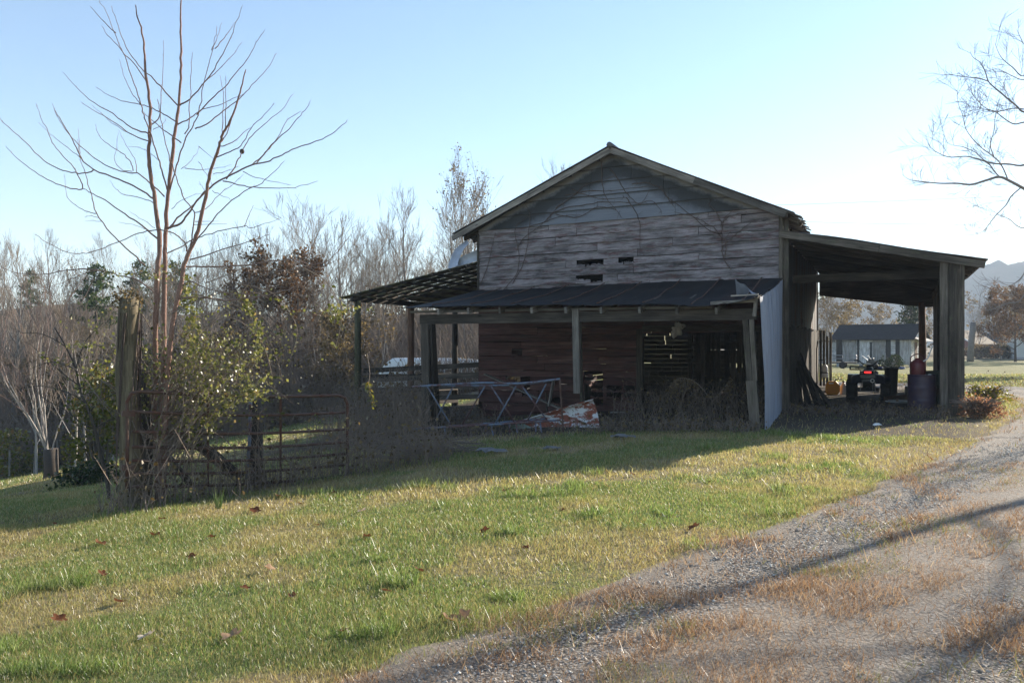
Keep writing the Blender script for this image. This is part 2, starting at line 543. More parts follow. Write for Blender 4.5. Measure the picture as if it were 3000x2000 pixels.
M['white_block'] = plain('pale block', (.42, .41, .42), .85, .3, 10, .2)
M['cloth'] = plain('dirty white plastic sheet', (.15, .145, .14), .6, .35, 7, .3)
M['wire'] = plain('fence wire', (.11, .09, .075), .6, .3, 10, .4, .3)
M['cable'] = plain('power cable', (.18, .20, .24), .6, .2, 5)
M['pale_frame'] = plain('window frame white', (.70, .70, .70), .5, .12, 6)
M['glass'] = plain('dark window glass', (.03, .035, .04), .12, .2, 2, .6)

# ------------------------------------------------------------------ the ground, the gravel road, the far hill
def ground_mat():
    t = NT('lawn and soil')
    v = t.coord('Object')
    n1 = t.noise(v, 9, 6, .7)
    n2 = t.noise(v, 45, 4, .65)
    n3 = t.noise(v, .35, 4, .6)
    g = t.mix(n2, (.080, .105, .032), (.21, .24, .085))
    d = t.mix(n2, (.17, .125, .07), (.42, .33, .20))
    df = t.math('ADD', t.attr('dry'), t.math('MULTIPLY', t.math('SUBTRACT', n1, .5), 1.5), True)
    c = t.mix(df, g, d)
    l = t.mix(n2, (.085, .062, .042), (.24, .175, .115))
    c = t.mix(t.attr('litter'), c, l)
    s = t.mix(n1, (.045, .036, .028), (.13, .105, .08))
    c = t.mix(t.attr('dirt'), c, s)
    t.col(c).rough(.95).spec(.1)
    t.bump(t.math('ADD', n1, t.math('MULTIPLY', n2, .6)), .8, .05)
    return t.m

def axis(dense0, dense1, step, lo, hi, grow=1.13):
    a = list(np.arange(dense0, dense1 + 1e-6, step))
    s = step; x = dense1
    while x < hi:
        s *= grow; x += s; a.append(x)
    s = step; x = dense0
    while x > lo:
        s *= grow; x -= s; a.insert(0, x)
    return np.array(a)

gx = axis(-13, 16, .2, -1000, 1000)
gy = axis(2, 27, .2, -60, 1500)
GX, GY = np.meshgrid(gx, gy)
GZ = terrain(GX, GY)
nx, ny = len(gx), len(gy)
idx = np.arange(nx * ny).reshape(ny, nx)
fq = np.stack([idx[:-1, :-1], idx[:-1, 1:], idx[1:, 1:], idx[1:, :-1]], -1).reshape(-1, 4)
blx, bly = to_barn(GX, GY)
litter = (1 - smooth(-3, 4, GX - .02 * GY)) * smooth(37, 43, GY - .12 * GX + 3 * (fbm(GX * .2, GY * .2, 3) - .5))
litter = np.maximum(litter, smooth(95, 120, GY) * .8)
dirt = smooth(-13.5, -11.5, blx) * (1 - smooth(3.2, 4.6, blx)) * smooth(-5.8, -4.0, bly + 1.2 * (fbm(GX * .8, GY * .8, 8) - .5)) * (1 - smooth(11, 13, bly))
# the bare track that runs along the gate and into the lower field
trk = np.abs((GX + 7.2) * .62 - (GY - 10.4) * -.78 + 1.0 * (fbm(GX * .3, GY * .3, 12) - .5))
dirt = np.maximum(dirt, (1 - smooth(.6, 1.5, trk)) * (1 - smooth(-5.5, -4.6, GX)) * .85)
trk2 = np.abs(GY - 19.5 - .28 * (GX + 8) + 1.2 * (fbm(GX * .3, GY * .3, 13) - .5))
dirt = np.maximum(dirt, (1 - smooth(.3, 1.1, trk2)) * (1 - smooth(-5.0, -3.5, GX)) * .6)
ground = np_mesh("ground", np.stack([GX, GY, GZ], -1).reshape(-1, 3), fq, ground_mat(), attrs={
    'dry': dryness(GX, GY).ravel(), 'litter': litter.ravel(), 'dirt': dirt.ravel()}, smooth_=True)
tag(ground, "sloping lawn, field and wood floor round the barn", kind="structure")

def road_mat():
    t = NT('gravel road')
    uv = t.coord('UV')
    v = t.coord('Object')
    vo = t.n('ShaderNodeTexVoronoi', i_Vector=v, i_Scale=42.0, i_Randomness=1.0)
    vb = t.n('ShaderNodeTexVoronoi', i_Vector=v, i_Scale=19.0, i_Randomness=1.0)
    sep = t.n('ShaderNodeSeparateColor', i_0=vo.outputs['Color'])
    stone = t.ramp(sep.outputs[0], [(.0, (.15, .14, .13)), (.5, (.33, .305, .28)), (.85, (.46, .43, .395)), (1, (.58, .55, .51))])
    n1 = t.noise(v, 2.4, 6, .7)
    n2 = t.noise(v, 30, 5, .7)
    dirt_ = t.mix(n2, (.16, .128, .098), (.42, .355, .285))
    nn = t.n('ShaderNodeSeparateXYZ', i_0=uv).outputs[1]
    rut = t.ramp(t.math('DIVIDE', nn, 3.6), [(.0, 0.0), (.05, .25), (.13, 1.0), (.24, .75), (.32, .3), (.5, .3), (.60, .6), (.70, 1.0), (1.0, .9)])
    f = t.math('MULTIPLY', rut, t.ramp(n1, [(.34, 0.45), (.58, 1.0)]))
    crev = t.ramp(vo.outputs['Distance'], [(.42, 0.0), (.62, 1.0)])
    stone = t.mix(t.math('MULTIPLY', crev, .8), stone, (.085, .068, .052))
    c = t.mix(f, dirt_, stone)
    t.col(c).rough(.9).spec(.25)
    h = t.math('SUBTRACT', 1.0, vo.outputs['Distance'])
    h = t.math('ADD', t.math('MULTIPLY', h, f), t.math('MULTIPLY', t.math('SUBTRACT', 1.0, vb.outputs['Distance']), t.math('MULTIPLY', f, .7)))
    t.bump(t.math('ADD', h, t.math('MULTIPLY', n2, 1.1)), 1.0, .045)
    return t.m

EDD = _ED
seg = np.diff(EDD, axis=0)
tn = np.zeros_like(EDD); tn[:-1] += seg; tn[1:] += seg
tn /= np.linalg.norm(tn, axis=1)[:, None]
nrm = np.stack([tn[:, 1], -tn[:, 0]], -1)
ts, tp, tno = [], [], []
for i in range(len(EDD) - 1):
    for k in range(4):
        a = k / 4
        tp.append(EDD[i] * (1 - a) + EDD[i + 1] * a); q = nrm[i] * (1 - a) + nrm[i + 1] * a
        tno.append(q / np.linalg.norm(q))
tp = np.array(tp); tno = np.array(tno)
ncol = np.concatenate([[-.12], np.linspace(.1, 3.5, 24)])
RP = tp[:, None, :] + tno[:, None, :] * ncol[None, :, None]
RP[:, 0, :] += tno * ((fbm(np.arange(len(tp)) * .22, 0 * tp[:, 0], 21, 3) - .5) * .32)[:, None]
RZ = terrain(RP[..., 0], RP[..., 1]) + .014
rutd = -.03 * np.exp(-((ncol - .55) / .3) ** 2) - .03 * np.exp(-((ncol - 2.5) / .35) ** 2) + .025 * np.exp(-((ncol - 1.35) / .4) ** 2)
RZ += (rutd + .045)[None, :]
RZ[:, 0] -= .055
mb = MB()
sacc = np.concatenate([[0], np.cumsum(np.linalg.norm(np.diff(tp, axis=0), axis=1))])
mb.grid([[(RP[i, j, 0], RP[i, j, 1], RZ[i, j]) for j in range(len(ncol))] for i in range(len(tp))], r=.5, flip=True,
        uvs=lambda i, j: (sacc[i], ncol[j]))
road = mb.build("gravel_road", road_mat(), smooth_=True)
for p in road.data.polygons[:1]:
    if p.normal.z < 0:
        road.data.flip_normals()
tag(road, "two rut gravel track with a dry grass strip down its middle", kind="structure")

# the wooded mountain behind, far off in the haze
def hill_mat():
    t = NT('wooded hill')
    v = t.coord('Object')
    n = t.noise(v, .06, 6, .75)
    t.col(t.mix(n, (.045, .035, .028), (.13, .10, .075))).rough(1.0).spec(.0)
    t.bump(t.noise(v, .12, 5, .8), 1.0, 6.0)
    return t.m
rows = []
hxs = np.linspace(-700, 1150, 420)
for i in range(15):
    f = i / 14
    row = []
    for x in hxs:
        crest = 26 + 62 * float(smooth(150, 620, x)) + 16 * float(fbm(x * .006, .5, 31, 4)) + 8 * math.sin(x * .011)
        crest *= .35 + .65 * float(smooth(-500, 250, x))
        s = math.sin(f * math.pi / 2)
        z = -6 + (crest + 6) * s + float(fbm(x * .02, f * 5, 33, 3) - .5) * 9 * f
        if i == 14: z += random.random() ** 2 * 5.5 + 1.5 * math.sin(x * .2)
        row.append((x, 800 + 190 * f + 22 * math.sin(x * .01), z))
    rows.append(row)
rows.append([(x, y + 120, z - 22) for (x, y, z) in rows[-1]])
mb = MB(); mb.grid(rows, .5)
hill = mb.build("hill", hill_mat(), smooth_=True)
tag(hill, "long blue wooded mountain ridge far behind the houses", kind="structure")

# haze
def haze_mat():
    m = bpy.data.materials.new('haze')
    m.use_nodes = True
    nt = m.node_tree
    nt.nodes.remove(nt.nodes["Principled BSDF"])
    pv = nt.nodes.new('ShaderNodeVolumePrincipled')
    pv.inputs['Color'].default_value = (.72, .85, 1.0, 1)
    pv.inputs['Density'].default_value = HAZE
    pv.inputs['Anisotropy'].default_value = .0
    nt.links.new(pv.outputs[0], nt.nodes["Material Output"].inputs['Volume'])
    return m
HAZE = .00055
mb = MB(); mb.bx(-1300, 1300, -150, 1700, -30, 140, .5)
haze = mb.build("haze", haze_mat())
tag(haze, "thin pale haze in the air between the barn and the hill", kind="stuff")

# ------------------------------------------------------------------ grass, gravel and litter underfoot
def blades(n_try, y0, y1, hgt, wid, accept, lean=.75, dens_pow=1.0, xr=.80):
    y = np.sqrt(RNG.random(n_try) * (y1 ** 2 - y0 ** 2) + y0 ** 2)
    x = (RNG.random(n_try) * 2 - 1) * xr * y
    keep = RNG.random(n_try) < accept(x, y)
    x, y = x[keep], y[keep]
    n = len(x)
    z = terrain(x, y)
    h = hgt * (.45 + .9 * RNG.random(n) ** 1.3) * (.25 + 1.55 * fbm(x * 1.9, y * 1.9, 41, 4))
    tall = RNG.random(n) < .012 * (vnoise(x * .9, y * .9, 43) > .5)
    h = np.where(tall, h * 2.1, h)
    wd = wid * (.6 + .8 * RNG.random(n))
    a = RNG.random(n) * 2 * np.pi
    sx, sy = np.cos(a) * wd / 2, np.sin(a) * wd / 2
    la = RNG.random(n) * 2 * np.pi
    lm = h * lean * (.3 + RNG.random(n))
    lx, ly = np.cos(la) * lm, np.sin(la) * lm
    up = np.sqrt(np.maximum(h * h - (lm * .8) ** 2, (h * .22) ** 2))
    V = np.empty((n, 4, 3))
    V[:, 0] = np.stack([x - sx, y - sy, z - .006], -1)
    V[:, 1] = np.stack([x + sx, y + sy, z - .006], -1)
    V[:, 2] = np.stack([x + lx + sx * .25, y + ly + sy * .25, z + up], -1)
    V[:, 3] = np.stack([x + lx - sx * .25, y + ly - sy * .25, z + up], -1)
    return V, x, y

def quads(V):
    n = len(V)
    return V.reshape(-1, 3), np.arange(n * 4).reshape(n, 4)

def lawn_ok(x, y):
    n = road_n(x, y)
    bx, by = to_barn(x, y)
    e = .25 * (fbm(x * 1.6, y * 1.6, 51, 3) - .5) * 2
    ok = 1 - smooth(-.10, .22, n + e)
    far = smooth(3.4, 3.9, n)
    ok = np.maximum(ok, far)
    inside = (bx > -12) & (bx < 3.5) & (by > -.5) & (by < 11.5)
    porch = (bx > -13) & (bx < 4.0) & (by > -4.6) & (by < 12)
    ok = np.where(inside, ok * .01, np.where(porch, ok * .15, ok))
    d = dryness(x, y)
    ok = ok * (.55 + .45 * (1 - d)) * (.45 + .8 * fbm(x * 2.2, y * 2.2, 53, 3))
    return np.clip(ok, 0, 1)

parts = []
for (n_try, y0, y1, hg, wd) in ((360000, 2.6, 6, .034, .0038), (400000, 6, 10, .036, .0052), (280000, 10, 16, .045, .009),
                                (130000, 16, 24, .06, .015), (110000, 24, 46, .07, .030)):
    parts.append(blades(n_try, y0, y1, hg, wd, lawn_ok))
n_plain = sum(len(p[1]) for p in parts)
for (n_try, y0, y1, hg, wd) in ((420000, 2.6, 8, .075, .0055), (420000, 8, 16, .085, .009)):    # rank clumps the mower missed
    parts.append(blades(n_try, y0, y1, hg, wd, lambda x, y: lawn_ok(x, y) * (vnoise(x * 2.6, y * 2.6, 47) > .84) * (fbm(x * .5, y * .5, 48, 2) > .45)))
V = np.concatenate([p[0] for p in parts]); bxs = np.concatenate([p[1] for p in parts]); bys = np.concatenate([p[2] for p in parts])
dry = np.clip(dryness(bxs, bys) * .9 + (RNG.random(len(bxs)) - .5) * .75, 0, 1)
dry = np.where(RNG.random(len(bxs)) < .26, 1.0, dry)
dry[n_plain:] *= .25
vv, ff = quads(V)
g = np_mesh("grass", vv, ff, M['grass'], attrs={'rnd': RNG.random(len(V)), 'dry': dry})
tag(g, "short green and straw coloured lawn grass", kind="stuff")

def strip_ok(x, y):
    n = road_n(x, y)
    e = (fbm(x * 1.4, y * 1.4, 61, 4) - .5)
    mid = np.exp(-((n - 1.35 + e * .5) / .42) ** 4) * (.30 + 1.2 * smooth(.32, .50, fbm(x * 1.1, y * 1.1, 63, 3)))
    edge = np.exp(-((n - .05 + e * .5) / .22) ** 2) * .8 * smooth(.42, .6, fbm(x * .8, y * .8, 64, 3))
    sprinkle = (.05 + .28 * smooth(.48, .66, fbm(x * 2.4, y * 2.4, 67, 3))) * (n > 0) * (n < 3.5)
    return np.clip(np.maximum(np.maximum(mid, edge), sprinkle), 0, 1) * (n > -.4) * (n < 3.4)
parts = [blades(330000, 2.6, 6, .056, .0040, strip_ok, 1.15), blades(220000, 6, 11, .056, .0062, strip_ok, 1.15), blades(90000, 11, 24, .06, .012, strip_ok, 1.0)]
V = np.concatenate([p[0] for p in parts])
V[:, :, 2] += .055
vv, ff = quads(V)
rr = RNG.random(len(V)) * .95
bxs = V[:, 0, 0]; bys = V[:, 0, 1]
rr = np.where((fbm(bxs * 1.5, bys * 1.5, 66, 3) > .58) & (RNG.random(len(V)) < .5), .995, rr)
g = np_mesh("dead_grass", vv, ff, M['dead_grass'], attrs={'rnd': rr})
tag(g, "matted russet dead grass along the track", kind="stuff")

def gravel():
    t = NT('gravel stones')
    r = t.attr('rnd')
    c = t.ramp(r, [(.0, (.22, .195, .17)), (.5, (.40, .36, .32)), (.85, (.54, .50, .445)), (1, (.70, .66, .60))])
    t.col(c).rough(.8).spec(.3)
    n = 170000
    y = np.sqrt(RNG.random(n) * (13.0 ** 2 - 2.6 ** 2) + 2.6 ** 2)
    x = (RNG.random(n) * 2 - 1) * .8 * y
    nn = road_n(x, y)
    p = (np.exp(-((nn - .55) / .38) ** 2) + np.exp(-((nn - 2.75) / .65) ** 2)) * (.25 + .75 * smooth(.35, .6, fbm(x * 1.2, y * 1.2, 71, 3))) + .14 * (nn > 0)
    k = (RNG.random(n) < p) & (nn > 0) & (nn < 3.5)
    x, y = x[k], y[k]; n = len(x)
    s = .0035 + .011 * RNG.random(n) ** 3.5
    oc = np.array([(1, 0, 0), (0, 1, 0), (-1, 0, 0), (0, -1, 0), (0, 0, .75), (0, 0, -.4)], float)
    tri = np.array([(0, 1, 4), (1, 2, 4), (2, 3, 4), (3, 0, 4), (1, 0, 5), (2, 1, 5), (3, 2, 5), (0, 3, 5)])
    a = RNG.random(n) * 6.28
    jit = .65 + .7 * RNG.random((n, 6, 1))
    P = oc[None] * jit * s[:, None, None]
    ca, sa = np.cos(a)[:, None], np.sin(a)[:, None]
    X = P[..., 0] * ca - P[..., 1] * sa + x[:, None]
    Y = P[..., 0] * sa + P[..., 1] * ca + y[:, None]
    Z = P[..., 2] + (terrain(x, y) + .05 + s * .3)[:, None]
    Vv = np.stack([X, Y, Z], -1).reshape(-1, 3)
    Ff = (tri[None] + (np.arange(n) * 6)[:, None, None]).reshape(-1, 3)
    o = np_mesh("gravel", Vv, Ff, t.m, attrs={'rnd': np.repeat(RNG.random(n), 8)})
    tag(o, "loose grey stones in the ruts of the track", kind="stuff")
gravel()

# ------------------------------------------------------------------ the barn
barn = thing("old_barn", "weathered grey wooden barn with sagging porch, open carport and slatted lean-to", "barn", (BO.x, BO.y, 0), BA)

def tilt(x, z):            # the old frame has racked a little
    return z + .016 * (x + 4) * min(1, max(0, (z - .5) / 3))

RIDGE_X, RIDGE_Z = -4.12, 6.70
EAVE_L = (-8.66, 4.70)
EAVE_R = (.32, 4.70)
def roof_z(x):
    if x < RIDGE_X: return RIDGE_Z + (x - RIDGE_X) * (RIDGE_Z - EAVE_L[1]) / (RIDGE_X - EAVE_L[0])
    return RIDGE_Z - (x - RIDGE_X) * (RIDGE_Z - EAVE_R[1]) / (EAVE_R[0] - RIDGE_X)

def board_row(mb, z0, z1, x0, x1, y, gaps=(), th=.022, minl=1.1, maxl=4.0, lap=.020, rag=.012):
    """one course of boards cut at random lengths; gaps: (xa, xb) pieces missing"""
    x = x0
    cuts = [x0]
    while x < x1 - minl:
        x += random.uniform(minl, maxl)
        if x < x1 - .5: cuts.append(x)
    cuts.append(x1)
    segs = []; pieces = []
    for a, b in zip(cuts[:-1], cuts[1:]): segs.append((a, b))
    for (ga, gb) in gaps:
        ns = []
        for (a, b) in segs:
            if gb <= a or ga >= b: ns.append((a, b)); continue
            if ga > a + .05: ns.append((a, ga))
            if gb < b - .05: ns.append((gb, b))
            pieces.append((max(a, ga), min(b, gb)))
        segs = ns
    full = [(a, b, 1.0) for a, b in segs]
    for (a, b) in pieces:              # rotted remains of the broken boards round each hole
        if b - a > .1 and z1 - z0 > .1:
            k = random.uniform(.3, .7)
            full.append((a - .02, a + (b - a) * k, random.uniform(.35, .6)))
            full.append((a + (b - a) * (k + .05), b + .02, random.uniform(.15, .45)))
    for (a, b, frac) in full:
        r = random.random()
        j0, j1 = random.uniform(-rag, rag), random.uniform(-rag, rag)
        jb0, jb1 = random.uniform(-rag, rag) * .6, random.uniform(-rag, rag) * .6
        bow = random.uniform(-.012, .012)
        og = random.choice([0, .003, .006, .010, .016]) * (.95 if z0 > 3 else .8)
        n = 12
        top, bot = [], []
        u0, v0 = random.uniform(0, 60), random.uniform(0, 60)
        for k in range(n + 1):
            f = k / n
            xx = a + .006 + (b - a - .012) * f
            zb = tilt(xx, z0) + og + jb0 * (1 - f) + jb1 * f + bow * math.sin(f * math.pi) + random.uniform(-.003, .003)
            zt = tilt(xx, z0 + (z1 - z0) * frac) + j0 * (1 - f) + j1 * f + bow * math.sin(f * math.pi) + (0 if frac == 1 else random.uniform(-.03, .02))
            bot.append((xx, zb)); top.append((xx, zt))
        yo = y + random.uniform(-.006, .006)
        o = len(mb.v)
        for (xx, zb), (_, zt) in zip(bot, top):
            mb.v += [(xx, yo - lap, zb), (xx, yo, zt), (xx, yo + th - lap, zb), (xx, yo + th, zt)]
        for k in range(n):
            q = o + k * 4; s = q + 4
            h = z1 - z0; xa = bot[k][0] - a; xb = bot[k + 1][0] - a
            mb.face([q, s, s + 1, q + 1], [(u0 + xa, v0), (u0 + xb, v0), (u0 + xb, v0 + h), (u0 + xa, v0 + h)], r)
            mb.face([s + 2, q + 2, q + 3, s + 3], [(u0 + xb, v0), (u0 + xa, v0), (u0 + xa, v0 + h), (u0 + xb, v0 + h)], r)
            mb.face([q + 2, s + 2, s, q], [(u0 + xa, v0), (u0 + xb, v0), (u0 + xb, v0 + .02), (u0 + xa, v0 + .02)], r)
            mb.face([q + 1, s + 1, s + 3, q + 3], [(u0 + xa, v0), (u0 + xb, v0), (u0 + xb, v0 + .02), (u0 + xa, v0 + .02)], r)
        e = o + n * 4
        mb.face([o, o + 1, o + 3, o + 2], [(u0, v0), (u0, v0 + .2), (u0 + .02, v0 + .2), (u0 + .02, v0)], r)
        mb.face([e, e + 2, e + 3, e + 1], [(u0, v0), (u0 + .02, v0), (u0 + .02, v0 + .2), (u0, v0 + .2)], r)

def hole(px0, px1, py0, py1, d=0.0):
    xa, za = fac(px0, py1, d); xb, zb = fac(px1, py0, d)
    return (xa, xb, za, zb)

# upper front wall: weathered horizontal boards
mb = MB()
UP_HOLES = [hole(1690, 1768, 764, 783), hole(1812, 1856, 763, 776), hole(1688, 1766, 810, 831)]
z = 3.06
hts = [.21, .20, .22, .19, .21, .20, .22, .21, .13]
for i, h in enumerate(hts):
    gaps = []
    for (xa, xb, za, zb) in UP_HOLES:
        zt = (za + zb) / 2 - .016 * ((xa + xb) / 2 + 4) * .8
        if z <= zt < z + h: gaps.append((xa, xb))
    board_row(mb, z, z + h + .004, -8.0, 0.0, 0.0, gaps, minl=1.8, maxl=5.0)
    z += h
UPTOP = z
mb.build("upper_siding", M['siding'], barn)

# painted panels of the gable, with dark mould in an arc under the roof
def gable_mat():
    t = NT('painted gable panels')
    v = t.coord('Object')
    s = t.n('ShaderNodeSeparateXYZ', i_0=v)
    n = t.noise(t.map(v, (1, 1, 1)), 1.1, 6, .7)
    n2 = t.noise(t.map(v, (.6, 1, 9)), 2.5, 5, .65)
    n3 = t.noise(v, 14, 4, .6)
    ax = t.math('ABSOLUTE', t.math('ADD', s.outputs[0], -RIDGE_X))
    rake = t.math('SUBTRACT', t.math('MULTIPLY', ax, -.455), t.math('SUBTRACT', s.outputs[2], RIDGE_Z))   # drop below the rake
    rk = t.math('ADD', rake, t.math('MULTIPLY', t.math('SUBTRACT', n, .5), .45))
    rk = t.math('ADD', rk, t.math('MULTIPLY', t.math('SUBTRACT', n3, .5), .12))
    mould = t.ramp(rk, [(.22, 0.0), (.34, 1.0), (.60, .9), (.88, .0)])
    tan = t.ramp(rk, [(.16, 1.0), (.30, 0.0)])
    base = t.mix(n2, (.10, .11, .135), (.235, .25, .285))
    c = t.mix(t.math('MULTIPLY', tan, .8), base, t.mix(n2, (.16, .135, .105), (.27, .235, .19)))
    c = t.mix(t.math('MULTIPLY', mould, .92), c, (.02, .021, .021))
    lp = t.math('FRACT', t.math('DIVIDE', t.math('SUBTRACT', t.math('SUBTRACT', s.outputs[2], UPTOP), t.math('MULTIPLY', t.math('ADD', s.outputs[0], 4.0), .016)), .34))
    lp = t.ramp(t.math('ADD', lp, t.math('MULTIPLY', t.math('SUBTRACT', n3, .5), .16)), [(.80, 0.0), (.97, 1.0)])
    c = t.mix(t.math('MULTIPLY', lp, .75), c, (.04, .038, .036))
    t.col(c).rough(.8).spec(.25)
    t.bump(n2, .3, .006)
    return t.m
mb = MB()
zc = UPTOP
gh = [.36, .36, .36, .36, .36]
k = 0
while zc < RIDGE_Z - .12:
    h = .34
    # the course reaches from rake to rake
    def reach(zz):
        zz = min(zz, RIDGE_Z - .13)
        dl = (RIDGE_Z - .10 - zz)
        return RIDGE_X - dl / .441, RIDGE_X + dl / .450
    a0, b0 = reach(zc); a1, b1 = reach(zc + h)
    a0 = max(a0, -8.0); a1 = max(a1, -8.0); b0 = min(b0, 0.0); b1 = min(b1, 0.0)
    zt = min(zc + h + .012, RIDGE_Z - .1)
    cuts = [0, random.uniform(.3, .45), random.uniform(.6, .8), 1] if b0 - a0 > 2 else [0, 1]
    for f0, f1 in zip(cuts[:-1], cuts[1:]):
        e = .003
        P0, P1 = a0 + (b0 - a0) * f0 + e, a0 + (b0 - a0) * f1 - e
        if f0 > 0 and f1 < 1: Q0, Q1 = max(P0, a1 + .01), min(P1, b1 - .01)
        else:
            Q0 = max(P0, a1) if f0 > 0 else a1
            Q1 = min(P1, b1) if f1 < 1 else b1
        if Q1 <= Q0: Q0 = Q1 = (a1 + b1) / 2
        y0 = -.045 + random.uniform(-.006, .006)
        pts = [(P0, y0, tilt(P0, zc)), (P1, y0, tilt(P1, zc)), (Q1, y0 + .034, min(tilt(Q1, zt), roof_z(Q1) - .05)), (Q0, y0 + .034, min(tilt(Q0, zt), roof_z(Q0) - .05))]
        mb.poly(pts, (0, .016, 0))
    zc += h
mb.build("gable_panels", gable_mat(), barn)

# lower front wall under the porch
mb = MB()
LO_HOLES = [(-4.93, -4.42, .02, .93), (-4.32, -3.92, .25, .58), (-3.86, -3.56, .25, .58), (-7.18, -6.62, .70, .76), (-6.9, -6.55, .38, .42),
            (-6.62, -6.46, .42, .80), (-7.0, -6.7, 1.40, 1.43), (-5.9, -5.6, .02, .2)]
z = -.32
i = 0
while z < 3.0:
    h = random.choice([.17, .185, .20])
    zt = z + h
    gaps = [(a, b) for (a, b, za, zb) in LO_HOLES if za < zt - h * .5 < zb or (zb - za < .1 and z <= za < zt)]
    x1 = -3.49 if zt < 2.02 else 0.0
    x0 = -8.0
    if z < -.1: x0 = -7.9
    board_row(mb, z, zt - .004, x0, x1, .03, gaps, minl=1.2, maxl=3.2)
    if zt >= 3.0: break
    z = zt
mb.build("lower_siding", M['siding_red'], barn)

# corner boards, door frame
for bxx in ((-.06, .03, -.04, .10, .05, 4.75), (.036, .16, .0, .03, .05, 4.6), (-8.03, -7.97, -.035, .08, 3.0, 4.7)):
    mb = MB(); mb.bx(*bxx, along='z'); mb.build("corner_board", M['timber_mid'], barn)
mb = MB()
mb.bx(-3.52, -3.36, -.02, .14, -.1, 2.05, along='z')
mb.bx(-.30, -.15, -.02, .14, -.05, 2.05, along='z')
mb.bx(-3.36, -.30, -.02, .12, 1.98, 2.14)
mb.build("door_frame", M['timber'], barn)

# side and back walls, inner stall boards
mb = MB()
y = .05
while y < 11.2:                                  # right wall, seen through the carport
    wdt = random.uniform(.16, .24)
    mb.bx(-.02 + random.uniform(-.01, .01), .018 + random.uniform(-.008, .008), y, y + wdt - random.uniform(.004, .02), bgz(0, y) - .05, 2.15 + random.uniform(-.06, .05), along='z')
    y += wdt
mb.build("side_boards", M['timber'], barn)
rows_ = []
ys = np.arange(.1, 11.32, .035)
for zz in (2.05, 3.1, 4.62):
    rows_.append([(-.045 + .018 * math.sin(yy / .11 * 2 * math.pi), yy, zz) for yy in ys])
mb = MB(); mb.grid(rows_)
o = mb.build("side_sheeting", M['roof'], barn, True)
mb = MB()
for zz in np.arange(-.5, 4.6, .2):
    g_ = .035 if .1 < zz < 1.3 else .006
    if .15 < zz < .75:
        mb.bx(-8.02, -7.99, .04, 1.2 + zz, zz, zz + .2 - g_, along='y'); mb.bx(-8.02, -7.99, 2.4 + zz, 11.4, zz, zz + .2 - g_, along='y')
    else: mb.bx(-8.02, -7.99, .04, 11.4, zz, zz + .2 - g_, along='y')
mb.build("left_wall", M['siding_red'], barn)
mb = MB()
z = -1.0
while z < 6.4:
    h = random.uniform(.15, .2)
    a = max(-8.0, RIDGE_X - (RIDGE_Z - z - .2) / .45); b = min(0, RIDGE_X + (RIDGE_Z - z - .2) / .46)
    x = a
    while x < b:
        L = random.choice([.35, .6, .9, 1.6, 2.4]) * random.uniform(.8, 1.2)
        e = min(b, x + L)
        miss = (.55 < z < 2.1 and L < .62 and random.random() < .26) or (2.9 < z < 4.4 and L < .9 and random.random() < .2)
        gap = .03 if (.7 < z < 2.1 and L < 1.1 and random.random() < .3) else .002
        if not miss: mb.bx(x, e - (.03 if random.random() < .12 else .003), 11.4, 11.425, z, z + h - gap)
        x = e
    z += h
mb.build("back_wall", M['timber'], barn)
mb = MB()
x = -3.4
while x < -.1:                                   # slatted stall partition behind the door opening
    wdt = random.uniform(.10, .17)
    mb.bx(x, x + wdt, 5.5, 5.53, -.3, random.choice([1.75, 2.3, 3.0, 3.0]), along='z')
    x += wdt + random.choice([.01, .015, .03, .12])
for zz in (.35, 1.1, 1.62, 2.3):
    mb.bx(-3.5, 0, 5.54, 5.60, zz, zz + .12)
for px_ in (-3.45, -2.3, -1.2):
    mb.bx(px_, px_ + .14, 5.62, 5.76, -.4, 3.0, along='z')
mb.build("stall_partition", M['timber'], barn)
mb = MB()
for yy in np.arange(.4, 11.3, .75):
    mb.bx(-7.95, -.06, yy, yy + .05, 3.02, 3.18)
mb.bx(-7.95, -.08, .3, 11.3, 3.19, 3.215)
mb.build("loft_floor", M['timber'], barn)

# main roof: two corrugated slopes, ridge cap, rake boards, rafter tails
def corrugated(mb, x0, z0, x1, z1, y0, y1, pitch=.085, amp=.012, nx_=8, th=.004, sag=.02, seed=0):
    """ribs run from (x0,z0) to (x1,z1)"""
    ys_ = np.arange(y0, y1 + 1e-6, pitch / 5)
    P = []
    for i in range(nx_ + 1):
        f = i / nx_
        row = []
        for yy in ys_:
            s = float(vnoise(f * 3 + 9, yy * .45, seed)) - .5
            row.append((x0 + (x1 - x0) * f, yy, z0 + (z1 - z0) * f + amp * math.sin(2 * math.pi * yy / pitch) + s * sag))
        P.append(row)
    mb.grid(P)
    mb.grid([[(x, yy, zz - th) for (x, yy, zz) in row] for row in P])

for nm, (xe, ze) in (("l", EAVE_L), ("r", EAVE_R)):
    mb = MB()
    corrugated(mb, RIDGE_X, RIDGE_Z, xe, ze, -.34, 11.7, seed=3 if nm == 'l' else 5)
    mb.build("roof_slope", M['roof'], barn, True)
mb = MB()
mb.tube([(RIDGE_X, -.38, RIDGE_Z + .0), (RIDGE_X, 11.72, RIDGE_Z)], .075, 8)
mb.build("ridge_cap", M['roof'], barn, True)
for (xe, ze) in (EAVE_L, (.12, roof_z(.12))):
    mb = MB()
    n = 5
    prev = RIDGE_X
    for k in range(2):
        f0, f1 = k / 2, (k + 1) / 2
        a = (RIDGE_X + (xe - RIDGE_X) * f0, -.30 - .003 * k, RIDGE_Z + (ze - RIDGE_Z) * f0 - .115)
        b = (RIDGE_X + (xe - RIDGE_X) * f1, -.30 - .003 * k, RIDGE_Z + (ze - RIDGE_Z) * f1 - .115)
        mb.beam(a, b, .024, .15)
    mb.build("rake_board", M['timber_pale'], barn)
